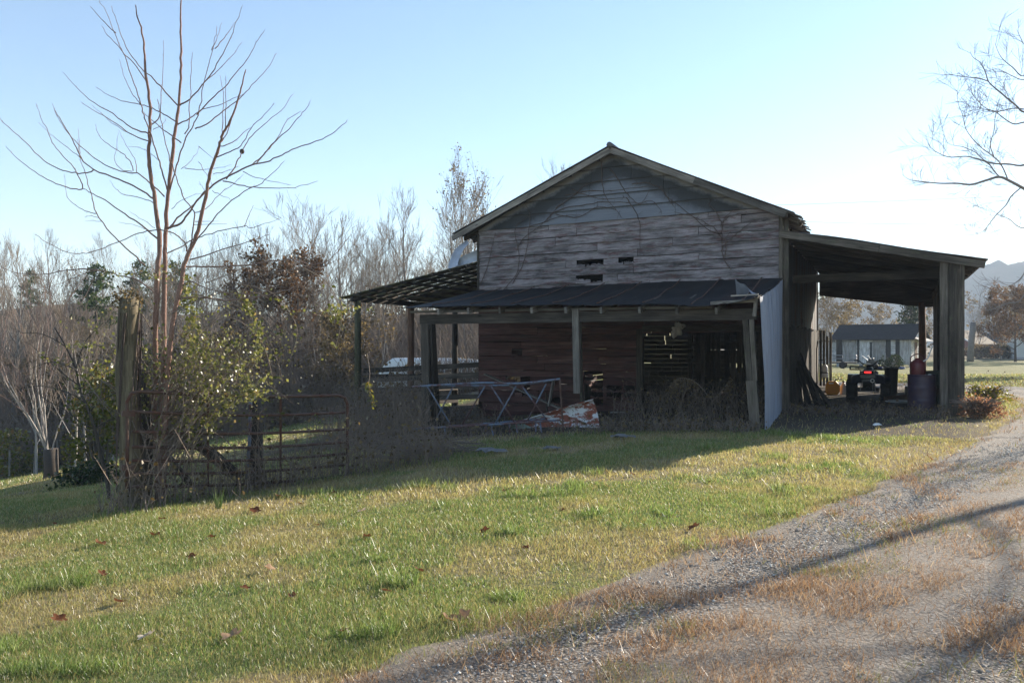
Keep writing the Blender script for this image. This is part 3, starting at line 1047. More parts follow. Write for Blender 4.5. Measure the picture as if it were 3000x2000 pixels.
for xs in np.linspace(-8.4, .1, 12):               # lookouts under the front overhang
    mb = MB(); mb.bx(xs, xs + .07, -.285, -.06, roof_z(xs + .035) - .16, roof_z(xs + .035) - .06, along='y'); mb.build("lookout", M['timber'], barn)
for yy in np.arange(.3, 11.6, .55):               # broken rafter tails at the right eave
    x1_ = random.uniform(.28, .46)
    mb = MB(); mb.beam((-.5, yy, roof_z(-.5) - .10), (x1_, yy, roof_z(x1_) - .10), .05, .10); mb.build("rafter_tail", M['timber_pale'], barn)
mb = MB()
for yy in np.arange(-.25, 11.5, .20):
    x0_ = random.uniform(.0, .1); x1_ = random.uniform(.34, .50)
    if random.random() < .85: mb.beam((x0_, yy, roof_z(x0_) - .035), (x1_, yy + random.uniform(-.03, .03), roof_z(x1_) - .04 + random.uniform(-.03, .03)), .14, .022)
mb.build("eave_boards", M['timber_pale'], barn)
for yy in np.arange(.3, 11.6, .55):
    mb = MB(); mb.beam((-7.7, yy, roof_z(-7.7) - .10), (-8.6, yy, roof_z(-8.6) - .10), .05, .10); mb.build("rafter_tail", M['timber'], barn)

# boards added across the loft to block sky light behind the front wall
mb = MB()
z = 3.24
while z < 6.2:
    a = max(-7.95, RIDGE_X - (RIDGE_Z - z - .25) / .45); b = min(-.07, RIDGE_X + (RIDGE_Z - z - .25) / .46)
    x = a
    while x < b:
        e = min(b, x + random.uniform(.6, 2.2))
        if random.random() > .07: mb.bx(x, e - .004, 3.0, 3.022, z, z + .185)
        x = e
    z += .19
mb.build("loft_light_block", M['timber'], barn)

# porch
def porch_z(x, y):
    f = -y / 4.0
    zw = 3.20 + .012 * (x + 4)
    zf = 2.50 + .05 * math.sin((x + 8) * .8) * .5 - .06 * math.exp(-((x + 1.0) / .7) ** 2) + .10 * math.exp(-((x - .1) / .3) ** 2)
    return zw * (1 - f) + zf * f - .05 * math.sin(f * math.pi)
mb = MB()
xs_ = np.linspace(-8.1, .03, 110); ys_ = np.linspace(-.03, -4.05, 16)
P = []
for j, yy in enumerate(ys_):
    row = []
    for i, xx in enumerate(xs_):
        rib = .022 * math.exp(-((((xx + .3) % .72) - .36) / .03) ** 2)
        zz = porch_z(xx, yy) + rib + (float(fbm(xx * 1.7, yy * 1.2, 77, 3)) - .5) * .07
        y2 = yy + (float(vnoise(xx * 1.4, 3, 9)) - .5) * .16 * (j == len(ys_) - 1)
        row.append((xx, y2, zz))
    P.append(row)
mb.grid(P, .5)
mb.grid([[(x, y, z - .012) for (x, y, z) in row] for row in P], .5)
for edge in ([r[0] for r in P], P[-1], [r[-1] for r in P]):
    mb.grid([edge, [(x, y, z - .012) for (x, y, z) in edge]], .5)
mb.build("porch_roof", M['porch_roof'], barn, True)
for xx in np.arange(-7.3, -.4, .98):
    mb = MB()
    pts = [(xx + .16 * f, -.02 - 4.02 * f, porch_z(xx + .16 * f, -4.0 * f) + .034 + (float(fbm((xx + .16 * f) * 1.7, -4.0 * f * 1.2, 77, 3)) - .5) * .07) for f in np.linspace(0, 1, 14)]
    mb.tube(pts, .013, 5); mb.build("roof_seam", M['tube_rust'], barn, True)
for k in range(9):
    xx = -7.04 + .78 * k
    mb = MB()
    mb.beam((xx, -.04, porch_z(xx, 0) - .13), (xx + random.uniform(-.03, .03), -3.98 + random.uniform(-.05, .03), porch_z(xx, -3.95) - .125), .05, .125)
    mb.build("porch_rafter", M['timber_pale'], barn)
mb = MB()
mb.beam((-7.62, -3.74, 2.24), (-.06, -3.74, 2.25), .10, .22)
mb.build("porch_beam", M['timber'], barn)
mb = MB()
mb.beam((-7.9, -3.76, 2.42), (-.9, -3.76, 2.40), .03, .05)
mb.build("porch_batten", M['timber_pale'], barn)
# posts
mb = MB()
mb.beam((-7.40, -3.74, bgz(-7.4, -3.74) - .1), (-7.46, -3.74, 2.13), .20, .24, up=(0, 1, 0))
mb.beam((-7.17, -3.70, bgz(-7.4, -3.74) - .1), (-7.32, -3.73, 2.13), .06, .20, up=(0, 1, 0))
mb.build("porch_post", M['timber'], barn)
mb = MB()
mb.beam((-3.73, -3.83, .62), (-3.77, -3.81, 2.40), .14, .06, up=(0, 1, 0))
o = mb.build("porch_post", M['timber_pale'], barn)
tag(o, "rotted off grey post hanging short of the ground")
mb = MB()
mb.beam((-3.66, -3.74, .45), (-3.70, -3.74, 2.13), .05, .08, up=(0, 1, 0))
mb.build("porch_post_brace", M['timber_mid'], barn)
mb = MB()
mb.beam((-.17, -3.78, .95), (-.26, -3.76, 2.14), .11, .12, up=(0, 1, 0))
mb.beam((-.07, -3.77, .95), (-.14, -3.76, 2.14), .09, .11, up=(0, 1, 0))
mb.beam((-.05, -3.80, -.05), (-.14, -3.79, .955), .20, .13, up=(0, 1, 0))
mb.build("porch_post", M['timber_mid'], barn)
mb = MB()
mb.beam((-.9, -3.93, 2.47), (-.05, -3.96, 2.50), .05, .06)
mb.beam((-.5, -3.99, 2.60), (.02, -4.0, 2.62), .03, .03)
mb.beam((-.07, -3.9, 2.2), (-.03, -3.92, 2.58), .07, .06, up=(0, 1, 0))
mb.build("corner_trim", M['timber_pale'], barn)

# the loose galvanised sheet closing the porch end
mb = MB()
P = []
for i in range(26):
    f = i / 25                                     # front to back
    row = []
    for j in range(13):
        gq = j / 12
        yy = -4.0 + 3.75 * f
        z0 = bgz(0, yy) - .02 + .12 * f
        z1 = porch_z(.02, yy) - .02
        zz = z0 + (z1 - z0) * gq
        lean = .10 * (1 - gq) * (1 - f) + .03 * math.sin(gq * 3.0) * (1 - f)
        xx = .04 + lean + .012 * math.sin(f * 2 * math.pi * 14) + (float(vnoise(f * 3, gq * 3, 88)) - .5) * .05
        row.append((xx, yy, zz))
    P.append(row)
# finer ribs along the sheet
def resample(P, k):
    out = []
    for a, b in zip(P[:-1], P[1:]):
        for q in range(k):
            f = q / k
            out.append([tuple(u + (v - u) * f for u, v in zip(p, r)) for p, r in zip(a, b)])
    out.append(P[-1])
    return out
P = resample(P, 3)
P = [[(x + .022 * math.sin(y / .23 * 2 * math.pi) + .010 * math.sin(y / .0767 * 2 * math.pi), y, z) for (x, y, z) in row] for row in P]
mb.grid(P, .5); mb.grid([[(x + .003, y, z) for (x, y, z) in row] for row in P], .5)
mb.build("metal_siding", M['galv'], barn, True)

# carport on the right
CW = 3.63
def car_z(x): return 4.36 - (x) * .212
mb = MB()
corrugated(mb, .02, car_z(.02), 4.24, car_z(4.24), -.12, 11.6, pitch=.085, amp=.012, sag=.05, seed=11)
mb.build("carport_roof", M['roof'], barn, True)
mb = MB()
mb.beam((-.04, -.10, car_z(-.04) - .10), (2.1, -.10, car_z(2.1) - .10), .03, .17)
mb.beam((2.11, -.10, car_z(2.11) - .10), (4.18, -.10, car_z(4.18) - .11), .03, .16)
mb.build("carport_fascia", M['timber_mid'], barn)
mb = MB()
for yy in np.arange(.55, 11.5, .62):
    mb.beam((.05, yy, car_z(.05) - .10), (4.1, yy, car_z(4.1) - .10), .05, .12)
for xx in (.9, 1.7, 2.5, 3.3, 3.9):
    mb.beam((xx, 0, car_z(xx) - .028), (xx, 11.5, car_z(xx) - .028), .09, .022)
mb.build("carport_rafters", M['timber'], barn)
mb = MB()
mb.beam((.1, 1.55, 3.30), (3.6, 1.55, 3.32), .06, .20)
mb.beam((3.66, -.02, 3.38), (3.70, 11.4, 3.30), .10, .18)
mb.build("tie_beam", M['timber'], barn)
mb = MB()
zb0, zb1 = 3.42, 2.96
mb.poly([(.05, 11.3, zb0), (3.45, 11.3, zb1 - .02), (4.0, 11.3, 2.95), (4.0, 11.3, car_z(4.0) - .04), (.05, 11.3, car_z(.05) - .05)], (0, .03, 0))
mb.build("back_header", M['timber'], barn)
gzp = bgz(CW, 0)
mb = MB()
mb.bx(3.50, 3.66, -.05, .11, gzp - .1, car_z(3.6) - .10, along='z')
mb.bx(3.665, 3.80, .0, .05, gzp - .1, car_z(3.7) - .12, along='z')
mb.bx(3.32, 3.49, -.005, .03, gzp - .1, car_z(3.4) - .14, along='z')
mb.build("carport_post", M['timber_mid'], barn)
mb = MB()
mb.tube([(3.36, 11.3, bgz(3.4, 11.3) - .1), (3.38, 11.3, 1.5), (3.36, 11.3, 3.1)], [.13, .12, .11], 10)
mb.build("carport_post", M['timber_reddish'], barn, True)
mb = MB()
mb.bx(3.55, 3.69, 5.6, 5.74, bgz(3.6, 5.6) - .1, car_z(3.6) - .12, along='z')
mb.build("carport_post", M['timber'], barn)
mb = MB()
y = .12
while y < 11.2:
    wdt = random.uniform(.17, .24)
    if random.random() < .97:
        mb.bx(3.70 + random.uniform(-.008, .008), 3.725, y, y + wdt - random.uniform(.003, .014), bgz(3.7, y) - .04, car_z(3.7) - .10, along='z')
    y += wdt
mb.build("carport_side_boards", M['timber'], barn)
for yy in (.6, 10.2):
    for k in range(3):
        mb = MB(); mb.bx(.03, .06, yy + k * .2, yy + .17 + k * .2, bgz(0, yy) + .0, 1.7 + random.uniform(-.2, .3), along='z'); mb.build("wall_board", M['timber_mid' if yy < 5 else 'timber_pale'], barn)  # pale boards at the back end stand in for sun on the wall
for k in range(4):
    mb = MB(); mb.bx(.05 + k * .11, .14 + k * .11, 11.25 + k * .01, 11.28 + k * .01, bgz(0, 11.3) + .05, 2.15 - .05 * k + random.uniform(-.1, .1), along='z'); mb.build("wall_board", M['timber_pale'], barn)  # pale colour again stands for the sunlit end of the wall

# slatted lean-to on the left
LX = -12.0
def lean_z(x): return 3.90 + (x + 8) * .185
mb = MB()
y = -.18
k = 0
while y < 11.4:
    solid = y > 3.0
    wdt = random.uniform(.17, .22) if solid else random.uniform(.50, .62)
    gap = .006 if solid else random.uniform(.13, .20)
    x0_ = LX - .35 - random.uniform(0, .25) if not solid else LX - .25
    if k == 0: x0_ = LX - .62
    sag = random.uniform(-.02, .02)
    mid = random.uniform(-10.6, -9.4)
    a = (x0_, y + wdt / 2, lean_z(x0_) + .02 + sag); b = (mid, y + wdt / 2, lean_z(mid) + .02); c = (-8.03, y + wdt / 2, lean_z(-8) + .02)
    mb.beam(a, b, wdt - gap, .024); mb.beam((mid + .01, b[1], b[2] + .004), c, wdt - gap, .024)
    y += wdt; k += 1
mb.build("lean_to_roof_boards", M['timber_green'], barn)
mb = MB()
for xx in np.linspace(LX + .1, -8.2, 8):
    y0_ = -.28 - random.uniform(0, .12)
    mb.beam((xx, y0_, lean_z(xx) - .04), (xx, 11.3, lean_z(xx) - .04), .05, .07)
mb.build("lean_to_purlins", M['timber'], barn)
mb = MB()
mb.beam((LX, -.3, lean_z(LX) - .16), (LX, 11.3, lean_z(LX) - .16), .09, .16)
mb.build("lean_to_beam", M['timber'], barn)
mb = MB()
mb.tube([(LX, 0, bgz(LX, 0) - .1), (LX + .01, 0, 1.2), (LX, 0, lean_z(LX) - .2)], [.11, .10, .095], 10)
mb.build("lean_to_post", M['timber_green'], barn, True)
mb = MB()
mb.tube([(LX, 3.0, bgz(LX, 3) - .1), (LX, 3.0, lean_z(LX) - .2)], [.12, .11], 10)
mb.build("lean_to_post", M['timber_reddish'], barn, True)
mb = MB()
mb.tube([(LX, 6.05, bgz(LX, 6) - .1), (LX, 6.05, lean_z(LX) - .2)], [.12, .10], 10)
mb.build("lean_to_post", M['timber'], barn, True)

# ------------------------------------------------------------------ the young bare tree by the gate, traced limb by limb
def smooth_path(P, sub=3):
    """Catmull-Rom through the points"""
    P = [Vector(p) for p in P]
    if len(P) < 3: return P
    out = []
    for i in range(len(P) - 1):
        p0 = P[max(i - 1, 0)]; p1 = P[i]; p2 = P[i + 1]; p3 = P[min(i + 2, len(P) - 1)]
        for k in range(sub):
            t = k / sub
            out.append(.5 * ((2 * p1) + (p2 - p0) * t + (2 * p0 - 5 * p1 + 4 * p2 - p3) * t * t + (3 * p1 - p0 - 3 * p2 + p3) * t ** 3))
    out.append(P[-1])
    return out

TREE_Y = 11.3
ZS = .5102       # trace units -> picture pixels
TRUNKS = [
    (14, 5, [(921, 2790), (932, 2300), (940, 1968), (945, 1568), (950, 1350), (965, 1120), (985, 950), (1000, 800), (1015, 680), (1028, 600), (1038, 450), (1040, 300), (1038, 150), (1040, 0), (1046, -70)]),
    (15, 4, [(905, 2790), (890, 2300), (895, 1900), (905, 1568), (915, 1380), (900, 1220), (880, 1100), (865, 1000), (855, 900), (858, 780), (862, 650), (850, 530), (835, 400), (825, 250), (815, 180), (790, 100), (780, 30)]),
    (14, 5, [(930, 2780), (958, 2218), (975, 2018), (1000, 1818), (1035, 1648), (1060, 1520), (1090, 1440), (1140, 1320), (1180, 1130), (1205, 1000), (1240, 900), (1265, 820), (1285, 760), (1320, 700), (1360, 600), (1385, 510), (1410, 400)]),
]
LIMBS = [
    (13, 4, [(965, 1310), (1030, 1290), (1080, 1230), (1150, 1130), (1230, 1060), (1330, 1000), (1450, 945), (1530, 930), (1620, 890), (1700, 850), (1850, 800), (1930, 750), (1993, 688)]),
    (9, 7, [(975, 1310), (1020, 1250), (1100, 1190), (1200, 1085)]),
    (6, 3, [(1450, 945), (1530, 870), (1590, 800), (1650, 690), (1730, 640)]),
    (6, 3, [(1470, 945), (1560, 830), (1640, 760), (1710, 680), (1760, 620), (1783, 575)]),
    (6, 3, [(1280, 1040), (1400, 1065), (1520, 1078), (1690, 1075), (1825, 1040)]),
    (4, 2, [(1395, 985), (1500, 1030), (1672, 1062)]),
    (7, 3, [(1300, 1030), (1360, 930), (1390, 870), (1430, 800), (1510, 720), (1610, 640), (1685, 540)]),
    (6, 3, [(1240, 905), (1320, 870), (1380, 840), (1440, 740), (1520, 660), (1572, 590)]),
    (6, 3, [(1265, 810), (1275, 770), (1280, 640), (1280, 540), (1262, 430)]),
    (5, 3, [(1280, 800), (1300, 770), (1350, 630), (1388, 505)]),
    (5, 3, [(1270, 840), (1330, 820), (1400, 760), (1450, 730)]),
    (5, 3, [(1295, 750), (1297, 600), (1296, 435)]),
    (9, 3, [(1020, 605), (930, 510), (880, 450), (830, 410), (760, 330), (710, 240), (670, 120), (640, 35)]),
    (9, 3, [(1035, 605), (1090, 570), (1180, 470), (1250, 370), (1310, 250), (1355, 130), (1393, 30)]),
    (5, 2, [(1180, 465), (1250, 410), (1330, 320), (1395, 240)]),
    (7, 3, [(1010, 700), (940, 655), (860, 615), (800, 598), (700, 580), (620, 545), (550, 500)]),
    (7, 3, [(1020, 715), (1090, 680), (1160, 630), (1280, 595), (1400, 540)]),
    (9, 3, [(975, 1090), (1000, 1000), (1030, 900), (1070, 790), (1110, 720), (1145, 640), (1160, 520), (1185, 420), (1215, 310), (1235, 220), (1245, 150)]),
    (6, 3, [(1060, 770), (1085, 720), (1090, 600), (1095, 450), (1105, 300)]),
    (7, 3, [(1120, 740), (1190, 710), (1280, 640), (1370, 570), (1450, 490), (1530, 400), (1590, 305)]),
    (7, 3, [(1130, 660), (1200, 580), (1270, 520), (1340, 440), (1410, 350), (1470, 250), (1520, 170)]),
    (4, 2, [(1215, 290), (1250, 210), (1275, 130)]),
    (5, 2, [(1235, 280), (1300, 200), (1355, 125)]),
    (7, 4, [(1040, 820), (960, 760), (870, 690), (820, 640)]),
    (9, 3, [(960, 1090), (930, 980), (900, 880), (865, 770), (830, 680), (810, 600), (770, 480), (720, 330), (690, 270), (660, 190), (620, 90), (570, 0)]),
    (5, 2, [(805, 600), (760, 540), (710, 430), (682, 340)]),
    (6, 3, [(840, 470), (790, 390), (700, 290), (620, 200), (583, 150)]),
    (5, 3, [(665, 190), (600, 130), (518, 38)]),
    (8, 3, [(855, 770), (760, 735), (650, 655), (540, 590), (440, 500), (360, 415)]),
    (6, 3, [(870, 815), (760, 775), (640, 690), (545, 640), (465, 585)]),
    (4, 2, [(765, 775), (690, 740), (600, 670), (525, 600)]),
    (6, 3, [(865, 720), (910, 680), (925, 600), (930, 500), (937, 360), (940, 230)]),
    (8, 3, [(945, 1130), (860, 1050), (790, 995), (720, 990), (600, 945), (510, 880), (430, 810), (370, 740), (320, 650), (302, 595)]),
    (5, 3, [(765, 980), (750, 930), (700, 880), (620, 830), (570, 780), (548, 715)]),
    (4, 2, [(785, 990), (770, 910), (720, 830), (680, 745)]),
    (4, 2, [(760, 985), (700, 975), (660, 920), (670, 830), (680, 760)]),
    (9, 5, [(880, 1140), (790, 1080), (680, 1030), (540, 975), (465, 910), (430, 830), (380, 740), (330, 660), (318, 635)]),
    (7, 3, [(540, 975), (500, 993), (430, 992), (340, 970), (250, 920), (150, 820), (70, 750), (0, 680), (-60, 610)]),
    (4, 2, [(465, 910), (400, 860), (330, 800), (280, 760), (220, 705)]),
    (4, 2, [(460, 905), (455, 840), (448, 735)]),
    (10, 5, [(910, 1375), (820, 1300), (720, 1230), (600, 1150), (520, 1105), (475, 1083)]),
    (6, 3, [(475, 1083), (420, 1085), (340, 1060), (250, 1020), (150, 950), (80, 895), (33, 840)]),
    (6, 3, [(475, 1080), (460, 1030), (420, 960), (350, 880), (300, 820), (270, 740), (240, 690), (207, 595)]),
    (9, 3, [(830, 1520), (720, 1420), (640, 1340), (550, 1220), (525, 1120), (490, 1000), (465, 920), (445, 800)]),
    (5, 2, [(550, 1225), (490, 1210), (420, 1170), (380, 1110), (370, 1000)]),
    (5, 2, [(880, 1165), (820, 1140), (700, 1110), (660, 1075), (628, 1035)]),
    (6, 4, [(1070, 1445), (1065, 1400), (1030, 1360), (960, 1325), (880, 1320), (800, 1340), (700, 1380), (600, 1420), (500, 1450), (400, 1450), (300, 1410), (200, 1345)]),
    (7, 3, [(950, 1460), (1030, 1420), (1120, 1370), (1250, 1330), (1400, 1300), (1440, 1310), (1520, 1285), (1610, 1255)]),
    (4, 3, [(1400, 1300), (1430, 1230), (1458, 1180)]),
    (7, 3, [(1090, 1490), (1200, 1460), (1350, 1410), (1470, 1375), (1545, 1345)]),
    (8, 4, [(1060, 1530), (1200, 1530), (1400, 1525), (1560, 1500), (1680, 1490), (1780, 1515), (1880, 1500), (1960, 1420), (2015, 1340)]),
    (4, 2, [(1680, 1490), (1740, 1525), (1840, 1530), (1920, 1500), (2000, 1460), (2040, 1400)]),
    (7, 5, [(1090, 1440), (1105, 1350), (1115, 1230), (1108, 1205), (1050, 1120), (1000, 980), (960, 860), (930, 720), (910, 600), (905, 570)]),
    (8, 3, [(1095, 1430), (1200, 1290), (1270, 1210), (1400, 1100), (1500, 1050), (1580, 980), (1635, 925)]),
    (5, 2, [(1115, 1220), (1180, 1200), (1260, 1120), (1370, 1030), (1400, 1000)]),
    (9, 4, [(1028, 1708), (1150, 1708), (1300, 1723), (1450, 1708), (1600, 1678), (1700, 1643), (1800, 1578), (1900, 1500)]),
    (7, 3, [(1045, 1640), (1100, 1618), (1200, 1658), (1350, 1688), (1500, 1678), (1600, 1628), (1640, 1560)]),
    (9, 3, [(887, 1679), (811, 1621), (756, 1594), (674, 1580), (605, 1556), (481, 1545), (385, 1552), (275, 1570), (172, 1574), (69, 1559), (0, 1528), (-90, 1490)]),
    (4, 2, [(560, 1548), (481, 1570), (412, 1600), (316, 1638), (227, 1648)]),
    (4, 2, [(1120, 1272), (1260, 1270)]), (3, 2, [(1110, 1290), (1305, 1285)]),
    (4, 2, [(1060, 965), (1130, 972), (1230, 970), (1330, 945)]), (3, 2, [(1040, 970), (1100, 920), (1150, 840)]),
    (3, 2, [(1140, 930), (1200, 1020), (1215, 1060)]), (3, 2, [(1140, 840), (1235, 920)]), (3, 2, [(1225, 1000), (1290, 985), (1380, 955)]),
    (3, 2, [(985, 1200), (1060, 1140), (1180, 1105)]), (3, 2, [(880, 745), (930, 720), (950, 680)]), (3, 2, [(890, 1310), (800, 1250), (742, 1208)]),
    (3, 2, [(870, 1330), (780, 1295), (680, 1275)]), (3, 2, [(560, 1250), (520, 1240), (485, 1245)]), (3, 2, [(590, 1270), (540, 1268), (488, 1265)]),
    (3, 2, [(910, 920), (860, 880), (800, 850), (735, 842)]), (3, 2, [(1180, 1100), (1160, 1070), (1145, 1040)]), (3, 2, [(1220, 1095), (1290, 1130), (1335, 1150)]),
]
tree = thing("young_tree", "bare young tree with reddish branches growing up through the honeysuckle at the gate", "tree", (0, 0, 0))
_troot = on_ground(472, 1424)
_placed = []
def trace(pts, y_start, tilt_y, noise_):
    out = []
    x0, y0 = pts[0]
    for (zx, zy) in pts:
        dxy = math.hypot(zx - x0, zy - y0) * ZS * TREE_Y / 2421
        Y = y_start + tilt_y * dxy + noise_ * math.sin(dxy * 2.1)
        out.append(at(zx * ZS, zy * ZS, Y))
    return out
def nearest_depth(p):
    best, yy = 1e9, TREE_Y
    for (q, Y) in _placed:
        d = (q[0] - p[0]) ** 2 + (q[1] - p[1]) ** 2
        if d < best: best, yy = d, Y
    return yy
def remember(pts, path):
    for i in range(len(pts) - 1):
        for k in range(6):
            f = k / 6
            _placed.append(((pts[i][0] * (1 - f) + pts[i + 1][0] * f, pts[i][1] * (1 - f) + pts[i + 1][1] * f), path[i].y * (1 - f) + path[i + 1].y * f))
    _placed.append((pts[-1], path[-1].y))
def spurs(mb, sp, r0, every=.10):
    acc = 0
    for i in range(1, len(sp) - 1):
        acc += (sp[i] - sp[i - 1]).length
        if acc > every:
            acc = 0
            d = (sp[i + 1] - sp[i]).normalized()
            s = d.orthogonal().normalized()
            s.rotate(Matrix.Rotation(random.uniform(0, 6.28), 3, d))
            q = (d * .8 + s * .7).normalized() * random.uniform(.015, .04)
            mb.tube([sp[i], sp[i] + q], [.0032, .0014], 3, cap=False)
mt = MB(); mbz = MB()
PX = TREE_Y / 2421 * ZS
for k, (w0, w1, pts) in enumerate(TRUNKS):
    path = trace(pts, TREE_Y + (-.05, .12, .02)[k], (.05, -.03, -.10)[k], .05)
    path[0].z = min(path[0].z, gz(path[0].x, path[0].y) - .05)
    remember(pts, path)
    sp = smooth_path(path, 4)
    r = [(w0 * .92 * (1 - i / (len(sp) - 1)) ** .8 + w1 * .5) * PX for i in range(len(sp))]
    r = [q * random.uniform(.92, 1.10) for q in r]
    sp = [p + Vector((random.gauss(0, .005), random.gauss(0, .005), 0)) for p in sp]
    mt.tube(sp, r, 9)
    spurs(mbz, sp[len(sp) // 2:], .004)
mt.build("trunk", M['bark_tree'], tree, True)
for (w0, w1, pts) in LIMBS:
    y0_ = nearest_depth(pts[0])
    tl = random.choice([-1, 1]) * random.uniform(.15, .5)
    path = trace(pts, y0_, tl, .04)
    remember(pts, path)
    sp = smooth_path(path, 4)
    n = len(sp)
    sp = [p + Vector((random.gauss(0, .005), random.gauss(0, .005), random.gauss(0, .005))) * (0 < i < n - 1) for i, p in enumerate(sp)]
    r = [(w0 * .42 * (1 - i / (n - 1)) + w1 * .36) * PX for i in range(n)]
    mbz.tube(sp, r, 6)
    spurs(mbz, sp, .003)
mbz.build("branches", M['bark_twig'], tree, True)
mb = MB()
sb = at(1390 * ZS, 870 * ZS, nearest_depth((1390, 870)) + .02)
prof = []
for k in range(9):
    a = math.pi * k / 8
    prof.append((.033 * math.sin(a), -.036 * math.cos(a)))
mb.lathe(prof, sb, 12)
mb.build("seed_ball", M['bark_dark'], tree, True)

# ------------------------------------------------------------------ vines, honeysuckle, gate, posts
def leaf_quads(cent, size, droop=.2, wid=.42, seed_dir=None):
    """small pointed leaves as folded kites: (n,4,3)"""
    n = len(cent)
    d = RNG.normal(size=(n, 3)); d[:, 2] -= droop
    if seed_dir is not None: d = d * .6 + seed_dir
    d /= np.linalg.norm(d, axis=1)[:, None]
    s = np.cross(d, RNG.normal(size=(n, 3))); s /= np.linalg.norm(s, axis=1)[:, None]
    nn = np.cross(d, s)
    L = size * (.4 + 1.1 * RNG.random(n))[:, None]
    V = np.empty((n, 4, 3))
    V[:, 0] = cent
    V[:, 1] = cent + d * L * .5 + s * L * wid + nn * L * .08
    V[:, 2] = cent + d * L
    V[:, 3] = cent + d * L * .5 - s * L * wid + nn * L * .08
    return V

def leaves_obj(name, V, m, parent=None, rnd=None):
    vv, ff = quads(V)
    return np_mesh(name, vv, ff, m, parent, attrs={'rnd': RNG.random(len(V)) if rnd is None else rnd})

# honeysuckle over the gate and round the trunks
bush = thing("honeysuckle_bush", "tangled green honeysuckle with arching stems sprawling over the rusty gate and tree trunks", "bush")
mb = MB(); cents = []
def arch(p0, p1, rise, sag_y=0.0, n=9):
    out = []
    for k in range(n):
        f = k / (n - 1)
        p = p0.lerp(p1, f)
        p.z += rise * 4 * f * (1 - f)
        p += Vector((random.uniform(-.03, .03), random.uniform(-.05, .05) + sag_y * f, random.uniform(-.03, .03)))
        out.append(p)
    return smooth_path(out, 2)
for k in range(210):
    px0, py0 = random.uniform(420, 560), random.uniform(1100, 1400)
    px1, py1 = random.gauss(680, 110), random.gauss(1085, 80)
    if k % 8 == 0: px1, py1 = random.gauss(300, 80), random.gauss(1050, 80)
    Y0 = random.uniform(10.9, 11.9); Y1 = Y0 + random.uniform(-.4, .9)
    sp = arch(at(px0, py0, Y0), at(px1, py1, Y1), random.uniform(.05, .4))
    n = len(sp)
    mb.tube(sp, [.006 - .0042 * i / n for i in range(n)], 4, cap=False)
    for p in sp[4:]:
        for q in range(random.choice([0, 1, 1, 2, 3])):
            cents.append(p + Vector((random.gauss(0, .05), random.gauss(0, .05), random.gauss(0, .05))))
# long trailing shoots
SHOOTS = [[(880, 780), (960, 830), (1000, 920), (985, 1010)], [(690, 830), (800, 860), (870, 960), (850, 1050)], [(560, 860), (700, 900), (790, 1000), (830, 1120)],
          [(350, 1020), (260, 1010), (190, 1010)], [(480, 1060), (380, 1030), (300, 1012), (240, 1010)], [(420, 1090), (330, 1080), (270, 1120)], [(430, 860), (350, 950), (360, 1040)],
          [(620, 880), (720, 890), (800, 960)], [(640, 930), (560, 1010), (540, 1180), (470, 1310)], [(690, 960), (640, 1000), (590, 1120), (570, 1230), (450, 1330)],
          [(560, 1010), (660, 930), (760, 990), (800, 1110)], [(700, 880), (740, 820), (840, 790), (960, 800)], [(500, 920), (600, 870), (720, 850), (800, 880)],
          [(590, 1150), (640, 1160), (690, 1120), (700, 1040)], [(520, 1330), (620, 1270), (680, 1200)], [(470, 1430), (520, 1290), (600, 1180)],
          [(520, 1440), (500, 1330), (470, 1200)], [(535, 1440), (600, 1300), (640, 1200)], [(500, 1450), (440, 1330), (400, 1200)], [(530, 1430), (560, 1340), (620, 1250)],
          [(355, 1150), (300, 1120), (250, 1190)], [(440, 960), (400, 900), (350, 880)], [(600, 830), (700, 790), (790, 740)], [(300, 1180), (220, 1080), (120, 1040)]]
for pts in SHOOTS:
    Y0 = random.uniform(10.9, 11.6)
    sp = smooth_path([at(x, y, Y0 + random.uniform(-.08, .08) + .1 * i) for i, (x, y) in enumerate(pts)], 5)
    n = len(sp)
    mb.tube(sp, [.0075 - .004 * i / n for i in range(n)], 5, cap=False)
    if random.random() < .6:
        for p in sp[n // 3:]:
            for q in range(3): cents.append(p + Vector((random.gauss(0, .035), random.gauss(0, .04), random.gauss(-.01, .035))))
# leafy column up the right trunk, hanging sprays
for k in range(520):
    f = random.random()
    cents.append(at(545 + 30 * f + random.gauss(0, 10 + 10 * f), 800 + 260 * f, 11.2 + random.gauss(0, .12)))
for k in range(300):
    a = random.random()
    cents.append(at(700 + 60 * math.sin(a * 2.4) + random.gauss(0, 9), 860 + 190 * a, 11.3 + random.gauss(0, .1)))
for (cx, cy, nl, sx, sy) in ((740, 1150, 180, 18, 14), (665, 1180, 120, 20, 20), (1000, 905, 80, 40, 8), (985, 920, 50, 12, 14), (560, 1250, 60, 10, 20), (470, 1270, 60, 8, 30), (620, 1240, 80, 25, 20),
                             (450, 1070, 110, 22, 40), (385, 1120, 50, 30, 30), (250, 1010, 40, 40, 6), (350, 800, 50, 30, 6), (460, 800, 50, 30, 10), (425, 1180, 90, 20, 30), (290, 1160, 90, 40, 40)):
    for q in range(nl): cents.append(at(random.gauss(cx, sx), random.gauss(cy, sy), 11.2 + random.gauss(0, .15)))
mb.build("stems", M['weed'], bush, True)
cents = np.array([tuple(c) for c in cents])
leaves_obj("leaves", leaf_quads(cents, .043), M['leaf_green'], bush)

